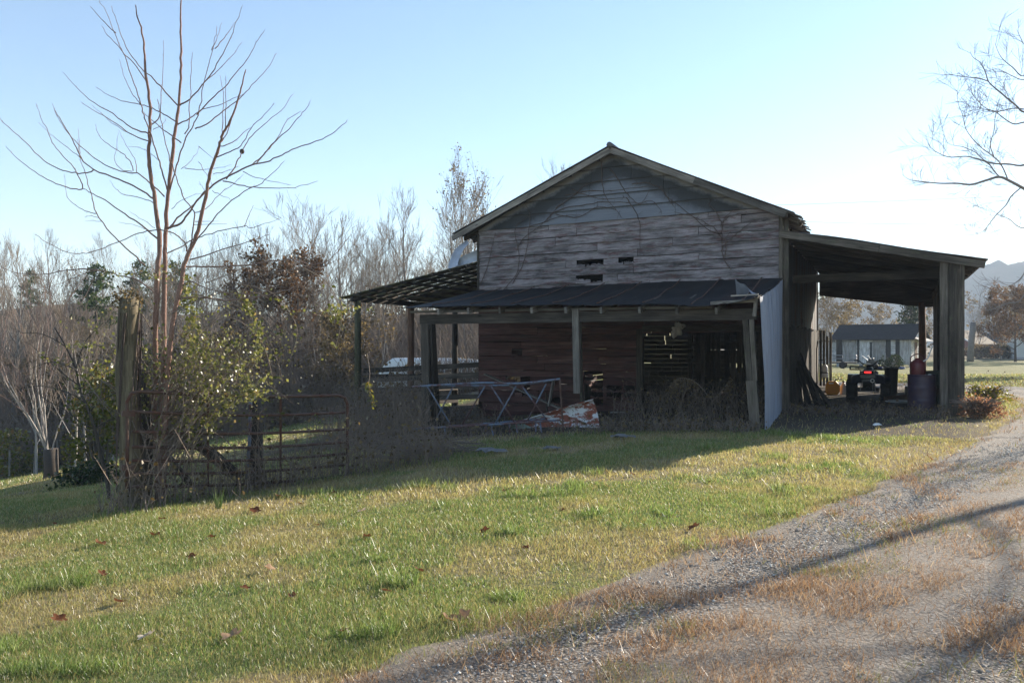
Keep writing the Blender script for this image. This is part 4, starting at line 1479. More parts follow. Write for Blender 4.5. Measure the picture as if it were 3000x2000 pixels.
# the leafy green sprig hanging on a stem before the lean-to
sprig = thing("hanging_sprig", "small green leafy sprig hanging on a bare stem before the lean-to fence", "vine")
mb = MB(); cs = []
for pts in ([(1075, 1035), (1083, 1090), (1080, 1130), (1092, 1180)], [(930, 890), (975, 925), (1010, 905)]):
    sp = smooth_path([at(x, y, 12.2) for x, y in pts], 5)
    mb.tube(sp, .005, 5, cap=False)
    for p in sp[len(sp) // 2:]:
        for q in range(9): cs.append(tuple(p + Vector((random.gauss(0, .03), random.gauss(0, .03), random.gauss(-.01, .03)))))
mb.build("stem", M['weed'], sprig, True)
leaves_obj("leaves", leaf_quads(np.array(cs), .06, .8, .25), M['leaf_lit'], sprig)

# tall gate post with ivy on its head
pb = on_ground(378, 1484)
post = thing("gate_post", "tall thick weathered round gate post with dead ivy round its top", "post", pb)
mb = MB()
ht = 2.80
n = 14
pts = [(.03 * math.sin(k * .5) - .01 * k / n, 0, -.12 + (ht + .12) * k / n) for k in range(n + 1)]
mb.tube(pts, [.145 - .018 * k / n + random.uniform(-.005, .005) for k in range(n + 1)], 14)
mb.build("shaft", M['timber_post'], post, True)
cs = []
for q in range(420):
    a = random.uniform(0, 6.28); rr = random.uniform(.06, .19)
    cs.append((rr * math.cos(a) - .02, rr * math.sin(a), ht + random.gauss(-.02, .08)))
leaves_obj("ivy", leaf_quads(np.array(cs), .034), M['leaf_tan'], post)
mb = MB()
for q in range(14):
    a = random.uniform(0, 6.28)
    p = [Vector(((.15 + .01 * math.sin(k)) * math.cos(a + .15 * k), (.15) * math.sin(a + .15 * k), .2 + k * .3)) for k in range(9)]
    mb.tube(smooth_path(p, 2), .007, 4, cap=False)
mb.build("vine_stem", M['vine'], post, True)

# tubular gate
ga = at(372, 1290, 10.75); gb2 = at(1018, 1270, 12.85)
gate = thing("tube_gate", "rusty seven bar tubular steel farm gate chained to the tall post", "gate")
def gp(f, h):
    x = ga.x + (gb2.x - ga.x) * f; y = ga.y + (gb2.y - ga.y) * f
    zb = (EYE - (1425 - 1010) / 2421 * 10.75) * (1 - f) + (EYE - (1392 - 1010) / 2421 * 12.85) * f
    return Vector((x, y, zb + h - .05 * math.sin(f * math.pi)))
for h in (0, .17, .34, .52, .72, .98):
    mb = MB(); mb.tube([gp(f, h) for f in np.linspace(0.02, .985, 9)], .021, 8)
    mb.build("rail", M['tube_rust'], gate, True)
mb = MB()
fr = [gp(0.0, 1.16), gp(0.0, 0), ]
loop = [gp(.0, -.02), gp(0, .5), gp(0, 1.1), gp(.015, 1.21), gp(.05, 1.25)] + [gp(f, 1.25) for f in np.linspace(.2, .8, 5)] + [gp(.95, 1.25), gp(.985, 1.21), gp(1.0, 1.1), gp(1.0, .5), gp(1.0, -.02)]
mb.tube(loop, .024, 8)
mb.build("frame", M['tube_rust'], gate, True)
for f in (.33, .66):
    mb = MB()
    a, b = gp(f, -.01), gp(f, 1.25); off = Vector((.0, -.026, 0))
    mb.beam(a + off, b + off, .035, .006, up=(0, 1, 0))
    mb.build("stay", M['tube_rust'], gate)
mb = MB()
for h in (.25, .95): mb.beam(gp(-.02, h), gp(.03, h), .05, .07)
mb.build("hinge", M['tube_rust'], gate)

# old timber brace behind the gate
br = thing("fence_brace", "dark timber fence brace of two posts and a diagonal behind the gate", "fence")
def post_at(px, py_base, py_top, Y, r, name, m, parent):
    b = at(px, py_base, Y); tp_ = at(px, py_top, Y)
    b.z = gz(b.x, b.y) - .1
    mb = MB(); mb.tube([b, b.lerp(tp_, .5) + Vector((.01, 0, 0)), tp_], [r, r * .95, r * .9], 10)
    return mb.build(name, m, parent, True)
post_at(425, 1460, 1080, 11.6, .10, "post", M['timber'], br)
post_at(747, 1400, 1140, 12.7, .115, "post", M['timber'], br)
mb = MB(); mb.tube([at(540, 1268, 12.3), at(620, 1330, 12.4), at(705, 1402, 12.5)], [.085, .09, .085], 10)
mb.build("diagonal", M['timber'], br, True)
mb = MB(); mb.tube([at(432, 1250, 11.7), at(500, 1345, 11.9), at(560, 1420, 12.1)], [.05, .05, .05], 8)
mb.build("diagonal", M['timber'], br, True)
pp = thing("steel_pipe", "pale steel pipe standing askew against the brace post behind the gate", "pipe")
mb = MB(); mb.tube([at(722, 1402, 12.45), at(731, 1290, 12.45), at(735, 1150, 12.5)], .026, 8); mb.build("pipe", M['tube_blue'], pp, True)

# woven wire between the brace posts and on to the lean-to
wf = thing("wire_fence", "sagging woven wire fence running behind the gate to the lean-to", "fence")
mb = MB()
fa = at(425, 1425, 11.65); fb = at(1120, 1350, 14.2)
def wp(f, h):
    x = fa.x + (fb.x - fa.x) * f; y = fa.y + (fb.y - fa.y) * f
    return Vector((x, y, gz(x, y) + .05 + h * (1 - .08 * math.sin(f * 9)) + .03 * math.sin(f * 23)))
for h in (0, .13, .27, .42, .6, .8, 1.0):
    mb.tube([wp(f, h) for f in np.linspace(0, 1, 30)], .0032, 3, cap=False)
for f in np.linspace(0, 1, 40):
    mb.tube([wp(f, h) for h in (0, .5, 1.0)], .0026, 3, cap=False)
mb.build("mesh", M['wire'], wf)

# dark leaning sapling left of the post
sp_ = thing("leaning_sapling", "thin dark leafless sapling leaning left beside the tall gate post", "sapling")
mb = MB()
def px_tube(mb, pts, Y, r0, r1, n=6, sub=4, dy=0.0):
    P = smooth_path([at(x, y, Y + dy * i) for i, (x, y) in enumerate(pts)], sub)
    m = len(P)
    mb.tube(P, [r0 + (r1 - r0) * i / (m - 1) for i in range(m)], n)
    return P
bs = on_ground(322, 1462)
px_tube(mb, [(324, 1475), (312, 1400), (295, 1330), (278, 1255), (250, 1180), (233, 1140), (222, 1080), (190, 1010), (160, 960)], bs.y, .034, .008)
mb.build("trunk", M['bark_dark'], sp_, True)
mb = MB()
for pts in ([(278, 1255), (240, 1240), (190, 1200), (120, 1160), (80, 1100)], [(262, 1205), (300, 1170), (340, 1150), (390, 1120)], [(250, 1180), (200, 1150), (120, 1130), (60, 1140)], [(235, 1140), (280, 1080), (330, 1060)],
            [(222, 1080), (150, 1060), (90, 1080)], [(278, 1255), (320, 1230), (350, 1235)], [(200, 1020), (130, 980), (60, 975)], [(233, 1130), (180, 1090), (90, 1010)], [(222, 1080), (250, 1000), (300, 950)]):
    P = px_tube(mb, pts, bs.y, .010, .003, 5, 4, random.uniform(-.1, .1))
    for p in P[2::2]:
        for q in range(3):
            e = p + Vector((random.gauss(0, .12), random.gauss(0, .12), random.gauss(.03, .1)))
            mb.tube([p, p.lerp(e, .5) + Vector((0, 0, .02)), e], [.003, .0025, .0015], 3, cap=False)
mb.build("branches", M['bark_dark'], sp_, True)

# dead creeper on the barn wall, in the barn's own frame
def creeper(label, stems, rad=.012, bits=5):
    o = thing("dead_creeper", label, "vine", (BO.x, BO.y, 0), BA)
    mb = MB()
    for pts in stems:
        P = []
        for (px, py) in pts:
            x, z = fac(px, py, -.06)
            P.append(Vector((x, -.045 - random.uniform(0, .02), z)))
        P = smooth_path(P, 4)
        P = [p + Vector((random.gauss(0, .008), 0, random.gauss(0, .008))) for p in P]
        n = len(P)
        mb.tube(P, [rad * (1.05 - .7 * i / n) for i in range(n)], 5, cap=False)
        for p in P[2::3]:
            for q in range(bits):
                e = p + Vector((random.gauss(0, .06), random.uniform(-.02, .01), random.gauss(0, .06)))
                if random.random() < .5: mb.tube([p, e], [.004, .002], 3, cap=False)
    mb.build("stem", M['vine'], o, True)
def z3(L): return [(1300 + x * .4677, 400 + y * .4677) for x, y in L]
creeper("dead creeper fanning up the right end of the boards below the gable", [z3(L) for L in (
    [(1800, 830), (1755, 770), (1742, 700), (1742, 620), (1750, 530), (1800, 470), (1860, 440)], [(1742, 640), (1700, 580), (1640, 540), (1560, 500), (1440, 470)], [(1745, 560), (1720, 500), (1690, 450), (1650, 420)],
    [(1742, 690), (1800, 640), (1880, 570), (1940, 530)], [(1742, 600), (1690, 600), (1600, 540), (1480, 440), (1400, 380), (1360, 310)], [(1750, 540), (1790, 500), (1900, 470)], [(1760, 760), (1770, 700), (1765, 640), (1800, 590)])])
creeper("dead creeper climbing two thin stems up the left end of the upper boards", [z3(L) for L in (
    [(370, 960), (450, 870), (470, 760), (460, 680), (445, 600), (470, 540), (560, 490)], [(430, 920), (490, 820), (520, 700), (530, 600), (540, 500), (520, 440)], [(230, 930), (280, 790), (300, 700), (320, 600)], [(460, 700), (500, 640), (600, 560), (690, 470), (760, 390)],
    [(540, 560), (620, 540), (720, 500), (860, 490)])], .011)
creeper("dead creeper webbed across the middle of the gable panels", [z3(L) for L in (
    [(700, 450), (800, 380), (900, 300), (1000, 270), (1080, 240)], [(1040, 200), (1100, 280), (1150, 360), (1220, 420), (1300, 400), (1360, 470)], [(760, 370), (900, 340), (1050, 340), (1180, 320), (1300, 310)], [(990, 150), (990, 280), (1010, 370), (1060, 440), (1120, 510)],
    [(640, 520), (720, 460), (860, 430), (1000, 410), (1130, 410), (1240, 410), (1290, 330)], [(1180, 300), (1260, 290), (1350, 320), (1400, 380), (1450, 450)], [(800, 330), (880, 360), (1000, 390), (1160, 380)], [(1140, 380), (1200, 470), (1230, 560), (1230, 680), (1250, 740)], [(700, 490), (850, 500), (960, 440), (1080, 460)])], .011, 4)

# ------------------------------------------------------------------ bare trees
class Tubes:
    """many thin three-sided twigs gathered as arrays"""
    def __init__(s): s.a = []; s.b = []; s.ra = []; s.rb = []
    def add(s, a, b, ra, rb):
        s.a.append(tuple(a)); s.b.append(tuple(b)); s.ra.append(ra); s.rb.append(rb)
    def arrays(s):
        A = np.array(s.a); B = np.array(s.b); ra = np.array(s.ra)[:, None]; rb = np.array(s.rb)[:, None]
        d = B - A; d /= np.maximum(np.linalg.norm(d, axis=1), 1e-6)[:, None]
        ref = np.where(np.abs(d[:, 2:3]) > .9, np.array([[1., 0, 0]]), np.array([[0, 0, 1.]]))
        u = np.cross(d, ref); u /= np.linalg.norm(u, axis=1)[:, None]
        v = np.cross(d, u)
        n = len(A)
        V = np.empty((n, 6, 3))
        for k in range(3):
            an = 2 * math.pi * k / 3
            o = u * math.cos(an) + v * math.sin(an)
            V[:, k] = A + o * ra; V[:, 3 + k] = B + o * rb
        f = np.array([(0, 1, 4, 3), (1, 2, 5, 4), (2, 0, 3, 5)])
        Fq = (f[None] + (np.arange(n) * 6)[:, None, None]).reshape(-1, 4)
        return V.reshape(-1, 3), Fq
    def build(s, name, m, parent):
        V, Fq = s.arrays()
        return np_mesh(name, V, Fq, m, parent, attrs={'rnd': RNG.random(len(Fq))})

def rnd_perp(d):
    v = Vector((random.gauss(0, 1), random.gauss(0, 1), random.gauss(0, 1)))
    v = v - d * v.dot(d)
    return v.normalized()

def limb(mb, tw, p, d, L, r, depth, up, spread, tips, twig_r, minr=.02):
    nseg = max(3, int(L / .55))
    pts = [p.copy()]; rr = [r]
    q = p.copy(); dd = d.copy()
    for k in range(nseg):
        dd = (dd + rnd_perp(dd) * .16 + Vector((0, 0, up * .08))).normalized()
        q = q + dd * (L / nseg)
        pts.append(q.copy()); rr.append(max(twig_r, r * (1 - .82 * (k + 1) / nseg)))
    if r > minr: mb.tube(pts, rr, 5 if r < .08 else 7, cap=False)
    else:
        for i in range(nseg): tw.add(pts[i], pts[i + 1], rr[i], rr[i + 1])
    if depth == 0:
        tips.append(pts[-1]); tips.append(pts[len(pts) // 2])
        return
    nb = random.randint(4, 6) if depth > 1 else random.randint(4, 7)
    for k in range(nb):
        f = random.uniform(.28, 1.0)
        i = min(int(f * nseg), nseg - 1)
        base = pts[i].lerp(pts[i + 1], f * nseg - i)
        ld = (pts[i + 1] - pts[i]).normalized()
        nd = (ld * random.uniform(.6, 1.0) + rnd_perp(ld) * spread + Vector((0, 0, up * .25))).normalized()
        limb(mb, tw, base, nd, L * random.uniform(.38, .62), max(twig_r, rr[i] * .55), depth - 1, up, spread, tips, twig_r, minr)

def bare_tree(name, h, r, spread=.7, up=1.0, depth=3, nlimb=9, first=.3, m='bark_grey', twig='twig_wood', leaf=None, nleaf=0, lsize=.1, twig_r=.008, forks=1, width=.5):
    root = empty(name)
    mb = MB(); tw = Tubes(); tips = []
    for fk in range(forks):
        p = Vector((random.uniform(-.15, .15) * (forks > 1), random.uniform(-.15, .15) * (forks > 1), -.3)); d = Vector((random.gauss(0, .05 + .16 * (forks > 1)), random.gauss(0, .05 + .16 * (forks > 1)), 1)).normalized()
        n = 9; pts = [p]; rr = [r * 1.35]
        for k in range(n):
            d = (d + rnd_perp(d) * .07 + Vector((0, 0, .08))).normalized()
            pts.append(pts[-1] + d * (h * .9 / n)); rr.append(r * (1.05 - .95 * (k + 1) / n))
        mb.tube(pts, rr, 8, cap=False)
        for k in range(nlimb):
            f = first + (1 - first) * (k + random.random() * .8) / nlimb
            f = min(f, .98)
            i = int(f * n); base = pts[i].lerp(pts[i + 1], f * n - i)
            a = k * 2.4 + random.uniform(-.5, .5)
            nd = Vector((math.cos(a) * spread, math.sin(a) * spread, random.uniform(.35, .9) * up)).normalized()
            L = h * width * (1.05 - .6 * f) * random.uniform(.75, 1.15)
            limb(mb, tw, base, nd, L, max(.02, rr[i] * .5), depth - 1, up, spread * .9, tips, twig_r)
        tips.append(pts[-1])
    mb.build("trunk", M[m], root, True)
    crown = tw.build("crown", M[twig], root)
    if leaf:
        T = np.array([tuple(t) for t in tips])
        c = T[RNG.integers(0, len(T), nleaf)] + RNG.normal(0, .16, (nleaf, 3))
        leaves_obj("leaves", leaf_quads(c, lsize, .4, .5), M[leaf], root)
    return root

random.seed(21)
protos = {
    'a': bare_tree("bare_tree", 12.5, .17, .55, 1.2, 3, 11, .32),
    'b': bare_tree("bare_tree", 10.5, .13, .75, 1.0, 3, 11, .28),
    'c': bare_tree("bare_tree", 13.5, .19, .45, 1.4, 3, 12, .38, width=.42),
    'd': bare_tree("bare_tree", 9.0, .10, .7, 1.1, 3, 10, .2, forks=2),
    'e': bare_tree("bare_tree", 8.0, .07, .5, 1.3, 3, 8, .25, m='bark_white'),
    'o': bare_tree("bare_tree", 9.4, .17, .95, .75, 3, 15, .14, m='bark_dark', leaf='leaf_brown', nleaf=11000, lsize=.17, width=.58),
    'l': bare_tree("bare_tree", 11.5, .12, .45, 1.5, 3, 11, .25, leaf='leaf_tan', nleaf=1500, lsize=.10, forks=2),
    't': bare_tree("bare_tree", 7.0, .09, .8, .9, 3, 10, .15, leaf='leaf_tan', nleaf=2600, lsize=.16),
}
WOOD = "trees in the wood below the barn"
KIND_LABEL = {
    'a': "tall bare grey tree with upswept twigs in the wood beyond the lower field",
    'b': "spreading bare grey tree among the thick wood beyond the lower field",
    'c': "slender tall bare tree rising in the wood beyond the lower field",
    'd': "forked bare tree low in the wood beyond the lower field",
    'e': "thin white barked bare tree in the wood beyond the lower field",
    'o': "dark oak still carrying russet leaves in the wood beyond the lower field",
    'l': "tall forked tree with sparse brown leaves in the wood beyond the lower field",
    't': "low bushy tree with tan leaves at the wood's edge beyond the lower field",
}
used = set()
def plant(kind, x, y, s=1.0, label=None, group=WOOD, name=None, sz=None):
    p = protos[kind]
    if kind in used: o = copy_tree(p)
    else: o = p; used.add(kind)
    o.location = (x, y, gz(x, y) - .05); o.rotation_euler = (0, 0, random.uniform(0, 6.28))
    o.scale = (s, s, s * (sz or random.uniform(.92, 1.08)))
    tag(o, label or KIND_LABEL[kind], "tree", group)
    if label and not group and "group" in o.keys(): del o["group"]
    if name: o.name = name
    return o

# the wood: rows of trees from the field's edge back over the rise
for (Y0, Y1, n, kinds, s0, s1) in ((40, 46, 30, 'bdtetetd', .55, .85), (46, 56, 46, 'abcdebdt', .6, .85), (56, 72, 50, 'abcdbl', .68, .9), (72, 100, 64, 'abcd', .65, .85)):
    for k in range(n):
        Y = random.uniform(Y0, Y1)
        lo, hi = -.74 * Y, .045 * Y + 1
        X = lo + (hi - lo) * (k + random.random()) / n
        kd = random.choice(kinds)
        s = random.uniform(s0, s1)
        # the tops stay low at the left of the gap and between the two tall groups
        px = 1500 + 2421 * X / Y
        if 1190 < px < 1310: s *= .62
        if 1420 < px < 1640: s *= .6
        if 1190 < px and kd == 'o': kd = 'd'
        plant(kd, X, Y, s)
for (px, Y, kind, s, lab, nm) in (
        (875, 52, 'b', 1.12, "tall spreading bare tree standing above the russet oak left of the lean-to", "bare_tree"),
        (840, 49, 'o', .84, "big rounded russet oak behind the honeysuckle left of the lean-to", "oak_tree"),
        (1075, 50, 'c', .66, "tall bare grey tree rising just left of the lean-to roof", "bare_tree"),
        (1130, 54, 'a', .72, "tall bare tree with upswept limbs straight above the lean-to roof", "bare_tree"),
        (1385, 58, 'l', 1.06, "tall forked tree with sparse brown leaves rising behind the barn's left eave", "bare_tree"),
        (1290, 60, 'd', .85, "smaller forked bare tree left of the leafy one behind the lean-to roof", "bare_tree"),
        (40, 44, 'c', .85, "slender bare tree at the left edge of the photo over the field", "bare_tree"),
        (940, 43, 'e', .75, "white barked young tree standing just left of the lean-to post", "bare_tree")):
    X = (px - 1500) / 2421 * Y
    plant(kind, X, Y, s, lab, None, nm)

# pines showing green above the wood
def conifer(name, h, wide, n, leaf, base=.25, size=.32, loose=.5, flat=.7):
    root = empty(name)
    mb = MB(); tw = Tubes()
    mb.tube([(0, 0, -.3), (.05, 0, h * .5), (0, .03, h)], [h * .018, h * .012, .01], 7)
    cs = []; dirs = []
    nb = int(n)
    for k in range(nb):
        f = base + (1 - base) * (k / nb) ** .9
        z = h * f
        R = wide * (1 - f) ** flat * random.uniform(.55, 1.1) + .15
        a = random.uniform(0, 6.28)
        e = Vector((R * math.cos(a), R * math.sin(a), z + R * random.uniform(-.1, .35)))
        tw.add((0, 0, z), e, .03, .008)
        m = max(6, int(26 * R))
        for q in range(m):
            g = random.uniform(.3, 1.05)
            c = Vector((0, 0, z)).lerp(e, g) + Vector((random.gauss(0, .16), random.gauss(0, .16), random.gauss(0, .12))) * loose * 2
            cs.append(tuple(c))
    mb.build("trunk", M['bark_dark'], root, True)
    tw.build("branches", M['bark_dark'], root)
    leaves_obj("crown", leaf_quads(np.array(cs), size, -.2, .22), M[leaf], root)
    return root
pine = conifer("pine_tree", 13.0, 2.7, 64, 'leaf_pine', .55, .34, .35, .42)
pl = [(283, 60, .80), (410, 72, .78), (515, 70, .76), (90, 84, .66)]
plb = ["tallest ragged green pine poking above the wood left of the bare tree", "dark green pine top behind the bare tree's trunks", "bushy green pine just right of the bare tree's trunk", "small green pine at the far left of the wood"]
for (px, Y, s), lb in zip(pl, plb):
    o = pine if px == 283 else copy_tree(pine)
    X = (px - 1500) / 2421 * Y
    o.location = (X, Y, gz(X, Y)); o.scale = (s, s, s); o.rotation_euler = (0, 0, px * .1)
    tag(o, lb, "tree", "pines in the wood")

o = copy_tree(pine); o.location = (36.0, 49.5, gz(36, 49.5)); tag(o, "tall unseen pine added out of frame at the right to shade the back of the carport", "tree")  # unseen pine added to keep sun off the carport's rear
if "group" in o.keys(): del o["group"]
# undergrowth along the wood's foot: a mass of thin stems and dry leaves
tw = Tubes()
for k in range(14000):
    Y = random.uniform(37.5, 62) if k % 3 else random.uniform(37, 45)
    X = random.uniform(-.75 * Y, .06 * Y + 1)
    if Y < 38.5 + .12 * Y * 0 + 1.5 * math.sin(X * .6): continue
    z = gz(X, Y)
    h = random.uniform(.8, 3.4) * (1.5 if Y > 43 else 1)
    p = Vector((X, Y, z - .05)); d = Vector((random.gauss(0, .25), random.gauss(0, .25), 1)).normalized()
    q = p + d * h * .55; e = q + (d + Vector((random.gauss(0, .35), random.gauss(0, .35), 0))).normalized() * h * .5
    tw.add(p, q, .018, .012); tw.add(q, e, .012, .005)
    for b in range(3):
        s = p.lerp(q, random.uniform(.4, 1)); tw.add(s, s + Vector((random.gauss(0, .4), random.gauss(0, .4), random.uniform(.2, .8))), .008, .004)
V, Fq = tw.arrays()
us = np_mesh("undergrowth", V, Fq, M['weed'], attrs={'rnd': RNG.random(len(Fq))})
tag(us, "thick grey brown brush at the foot of the wood", kind="stuff")
n = 70000
Y = RNG.uniform(38, 62, n); X = (RNG.random(n) * .81 - .75) * Y
cl = fbm(X * .45, Y * .45, 91, 3)
keep = cl > .45
X, Y = X[keep], Y[keep]; n = len(X)
Zc = terrain(X, Y) + RNG.random(n) ** 1.5 * 3.2 * cl[keep]
us2 = leaves_obj("brush_leaves", leaf_quads(np.stack([X, Y, Zc], -1), .17, .3, .5), M['leaf_tan'])
tag(us2, "dry tan leaves hanging in the brush of the wood", kind="stuff")

# white shooted stump at the field's left edge
stp = on_ground(148, 1402)
st = thing("sycamore_stump", "cut sycamore stump sprouting tall white shoots at the edge of the lower field", "tree", stp)
mb = MB(); mb.tube([(0, 0, -.3), (.02, 0, .3), (0, 0, .88)], [.24, .20, .21], 12)
o = mb.build("trunk", M['bark_dark'], st, True)
mb = MB(); tw = Tubes(); tips = []
for k in range(9):
    a = random.uniform(0, 6.28); sp0 = random.uniform(.03, .45)
    d = Vector((math.cos(a) * sp0, math.sin(a) * sp0, 1)).normalized()
    limb(mb, tw, Vector((.1 * math.cos(a), .1 * math.sin(a), .82)), d, random.uniform(2.0, 5.0), random.uniform(.022, .038), 2, 1.2, .45, tips, .005)
mb.build("shoots", M['bark_white'], st, True)
tw.build("crown", M['bark_twig'], st)
for (px, Y, s, lb) in ((215, 27, .62, "slim white stemmed young tree right of the sprouting stump"), (255, 25, .58, "slim white stemmed young tree nearest the tall gate post"), (105, 33, .7, "slim white stemmed young tree left of the sprouting stump")):
    X = (px - 1500) / 2421 * Y
    plant('e', X, Y, s, lb, None, "white_sapling")

# sunlit leafy bushes in the lower field
def leaf_bush(name, label, loc, rx, rz, n, leaf, size, group=None, stems=30, cat="bush", stemm='weed'):
    o = thing(name, label, cat, loc, 0, group)
    mb = MB()
    for k in range(stems):
        a = random.uniform(0, 6.28); R = rx * random.random() ** .5
        e = Vector((R * math.cos(a), R * math.sin(a), rz * random.uniform(.55, 1.1)))
        mb.tube([(e.x * .15, e.y * .15, -.05), e * .6 + Vector((0, 0, .1)), e], [.016, .011, .004], 4, cap=False)
    mb.build("stems", M[stemm], o, True)
    a = RNG.random(n) * 6.28; f = RNG.random(n)
    R = rx * np.sqrt(RNG.random(n)) * (.55 + .5 * np.sin(a * 2.5 + 1) ** 2)
    z = rz * (1 - .55 * (R / rx) ** 2) * f ** .7
    P = np.stack([R * np.cos(a), R * np.sin(a), z], -1) + RNG.normal(0, .06, (n, 3))
    cl = fbm(P[:, 0] * 2.2 + 7, P[:, 2] * 2.2 + P[:, 1], int(loc[0] * 7) % 50, 3)
    P = P[cl > .40]
    leaves_obj("leaves", leaf_quads(P, size), M[leaf], o)
    return o
b = on_ground(290, 1400)
leaf_bush("leafy_shrub", "bright yellow green sunlit shrub behind the tall gate post", (b.x, b.y, b.z), .85, 2.9, 5200, 'leaf_lit', .085)
b = on_ground(30, 1300)
p = at(20, 1330, 36)
leaf_bush("leafy_shrub", "low green shrub at the field's far left edge", (p.x, p.y, gz(p.x, p.y)), 1.7, 2.2, 2600, 'leaf_lit', .14)
p = at(265, 1435, 19)
leaf_bush("leafy_shrub", "dark low green clump on the grass below the leaning sapling", (p.x, p.y, gz(p.x, p.y)), .8, .5, 1600, 'leaf_ever', .07)
# wire fence at the field's far side
ff_ = thing("field_fence", "old wire fence on thin posts along the far side of the lower field", "fence")
prev = None
for (px, py) in ((-60, 1440), (27, 1424), (100, 1402), (170, 1383), (240, 1365), (330, 1345)):
    b = at(px, py, 35 - (px + 60) * .004)
    b.z = gz(b.x, b.y)
    mb = MB(); mb.tube([b - Vector((0, 0, .2)), b + Vector((random.uniform(-.05, .05), 0, 1.25))], [.045, .035], 6); mb.build("post", M['timber_pale'], ff_)
    if prev is not None:
        mb = MB()
        for h in (.4, .75, 1.1): mb.tube([prev + Vector((0, 0, h)), prev.lerp(b, .5) + Vector((0, 0, h - .05)), b + Vector((0, 0, h))], .008, 3, cap=False)
        mb.build("wire", M['wire'], ff_)
    prev = b

# ------------------------------------------------------------------ the big tree whose limbs reach in from the right
rt = thing("big_bare_tree", "big bare tree whose dark limbs reach over the carport from the photo's right edge", "tree")
TRX, TRY = 34.0, 46.0
zt0 = gz(TRX, TRY)
mb = MB(); tw = Tubes(); tips = []
mb.tube([(TRX, TRY, zt0 - .3), (TRX - .05, TRY, zt0 + 3), (TRX, TRY + .1, zt0 + 9), (TRX + .1, TRY, zt0 + 13), (TRX + .2, TRY, zt0 + 18), (TRX, TRY, zt0 + 23)], [.5, .38, .32, .24, .14, .04], 12)
mb.build("trunk", M['bark_right'], rt, True)
mb = MB()
def zr(L): return [(2600 + x * .5102, 50 + y * .5102) for x, y in L]
def zr2(L): return [(2750 + x * .287, 750 + y * .287) for x, y in L]
LIM = [  # (trunk height, start radius, points, depth slope)
    (4.2, .15, zr([(784, 985), (700, 940), (640, 918), (560, 940), (480, 962), (400, 955), (300, 955), (200, 945), (130, 935), (85, 905)]), .25),
    (0, .055, zr([(690, 930), (670, 880), (640, 830), (600, 795), (540, 750), (490, 700), (450, 640), (430, 560), (405, 490), (400, 415)]), .3),
    (5.6, .09, zr([(784, 850), (700, 845), (600, 840), (520, 815), (450, 800), (360, 805), (290, 780), (240, 740), (228, 700)]), -.2),
    (0, .05, zr([(640, 915), (610, 880), (590, 850), (540, 810), (500, 775), (430, 745), (370, 735), (330, 715)]), -.3),
    (6.6, .10, zr([(784, 545), (740, 510), (680, 460), (620, 410), (580, 370), (560, 310), (530, 260), (490, 230), (475, 195)]), .2),
    (0, .04, zr([(580, 370), (520, 350), (450, 345), (405, 320)]), .3),
    (6.2, .07, zr([(784, 605), (730, 615), (680, 590), (620, 545), (560, 520), (500, 460), (470, 420)]), -.3),
    (0, .05, zr([(784, 530), (720, 525), (620, 545), (560, 530), (520, 515)]), .2),
    (0, .055, zr([(760, 985), (710, 1030), (680, 1080), (630, 1130), (590, 1180), (550, 1230), (490, 1250), (415, 1247)]), .2),
    (3.8, .05, zr([(784, 1210), (740, 1195), (700, 1160), (640, 1135), (560, 1080)]), -.2),
    (8, .06, zr([(784, 340), (720, 290), (670, 250), (640, 210), (617, 150)]), .2),
    (7.5, .05, zr([(784, 360), (720, 340), (660, 310), (600, 290)]), .3),
    (0, .04, zr([(610, 800), (590, 730), (610, 660), (620, 560), (640, 470)]), .3),
    (9, .05, zr([(800, 160), (760, 110), (742, 70)]), .1),
    (3.0, .07, zr2([(871, 400), (800, 470), (720, 480), (620, 510), (540, 545), (440, 545), (380, 510)]), .2),
    (0, .045, zr2([(720, 410), (600, 370), (500, 320), (420, 290), (340, 220)]), .1),
    (3.6, .06, zr2([(871, 180), (800, 260), (720, 300), (640, 270), (600, 240)]), -.2),
]
for (hz_, r0, pts, sl_) in LIM:
    P = [at(px, py, 46.5 + sl_ * (3000 - px) * .010) for px, py in pts]; hz_ *= 2.3; r0 *= 2.1
    if hz_:
        P = [Vector((TRX, TRY, zt0 + hz_)), Vector((TRX - 4.2, TRY + .6, (zt0 + hz_) * .6 + P[0].z * .4))] + P
    sp = smooth_path(P, 4)
    n = len(sp)
    rr = [r0 * .30 * (1 - i / (n - 1)) ** .8 + .006 for i in range(n)]
    mb.tube(sp, rr, 6, cap=False)
    st_ = 8 if hz_ else 2
    for i in range(st_, n - 1):
        for q in range(2 if r0 > .10 else 1):
            if random.random() < .26:
                d = (sp[i + 1] - sp[i]).normalized()
                nd = (d * .7 + rnd_perp(d) * .8 + Vector((0, 0, .2))).normalized()
                limb(mb, tw, sp[i], nd, random.uniform(.6, 1.9), .013, 1, .6, .7, tips, .008, minr=.05)
mb.build("branches", M['bark_right'], rt, True)
tw.build("crown", M['bark_right'], rt)

# two more stand off to the right and throw their shadows over the track
def limb_tree(name, label, x, y, h, r):
    o = bare_tree(name, h, r, .8, .9, 2, 5, .5, m='bark_right', twig='bark_right', twig_r=.012)
    o.location = (x, y, gz(x, y)); tag(o, label, "tree")
    return o
limb_tree("shade_tree", "bare tree out of frame at the right shading the track", 13.6, 13.6, 9, .10)
limb_tree("shade_tree", "thickest bare tree out of frame at the right shading the track", 16.1, 17.0, 11, .17)
limb_tree("shade_tree", "second bare tree out of frame at the right nearer the camera", 15.5, 18.7, 5.5, .09)

# ------------------------------------------------------------------ things in and before the porch
random.seed(33)
def bthing(name, label, cat, x, y, z=None, rz=0.0, group=None):
    p = bw(x, y)
    return thing(name, label, cat, (p.x, p.y, gz(p.x, p.y) if z is None else z), BA + rz, group)

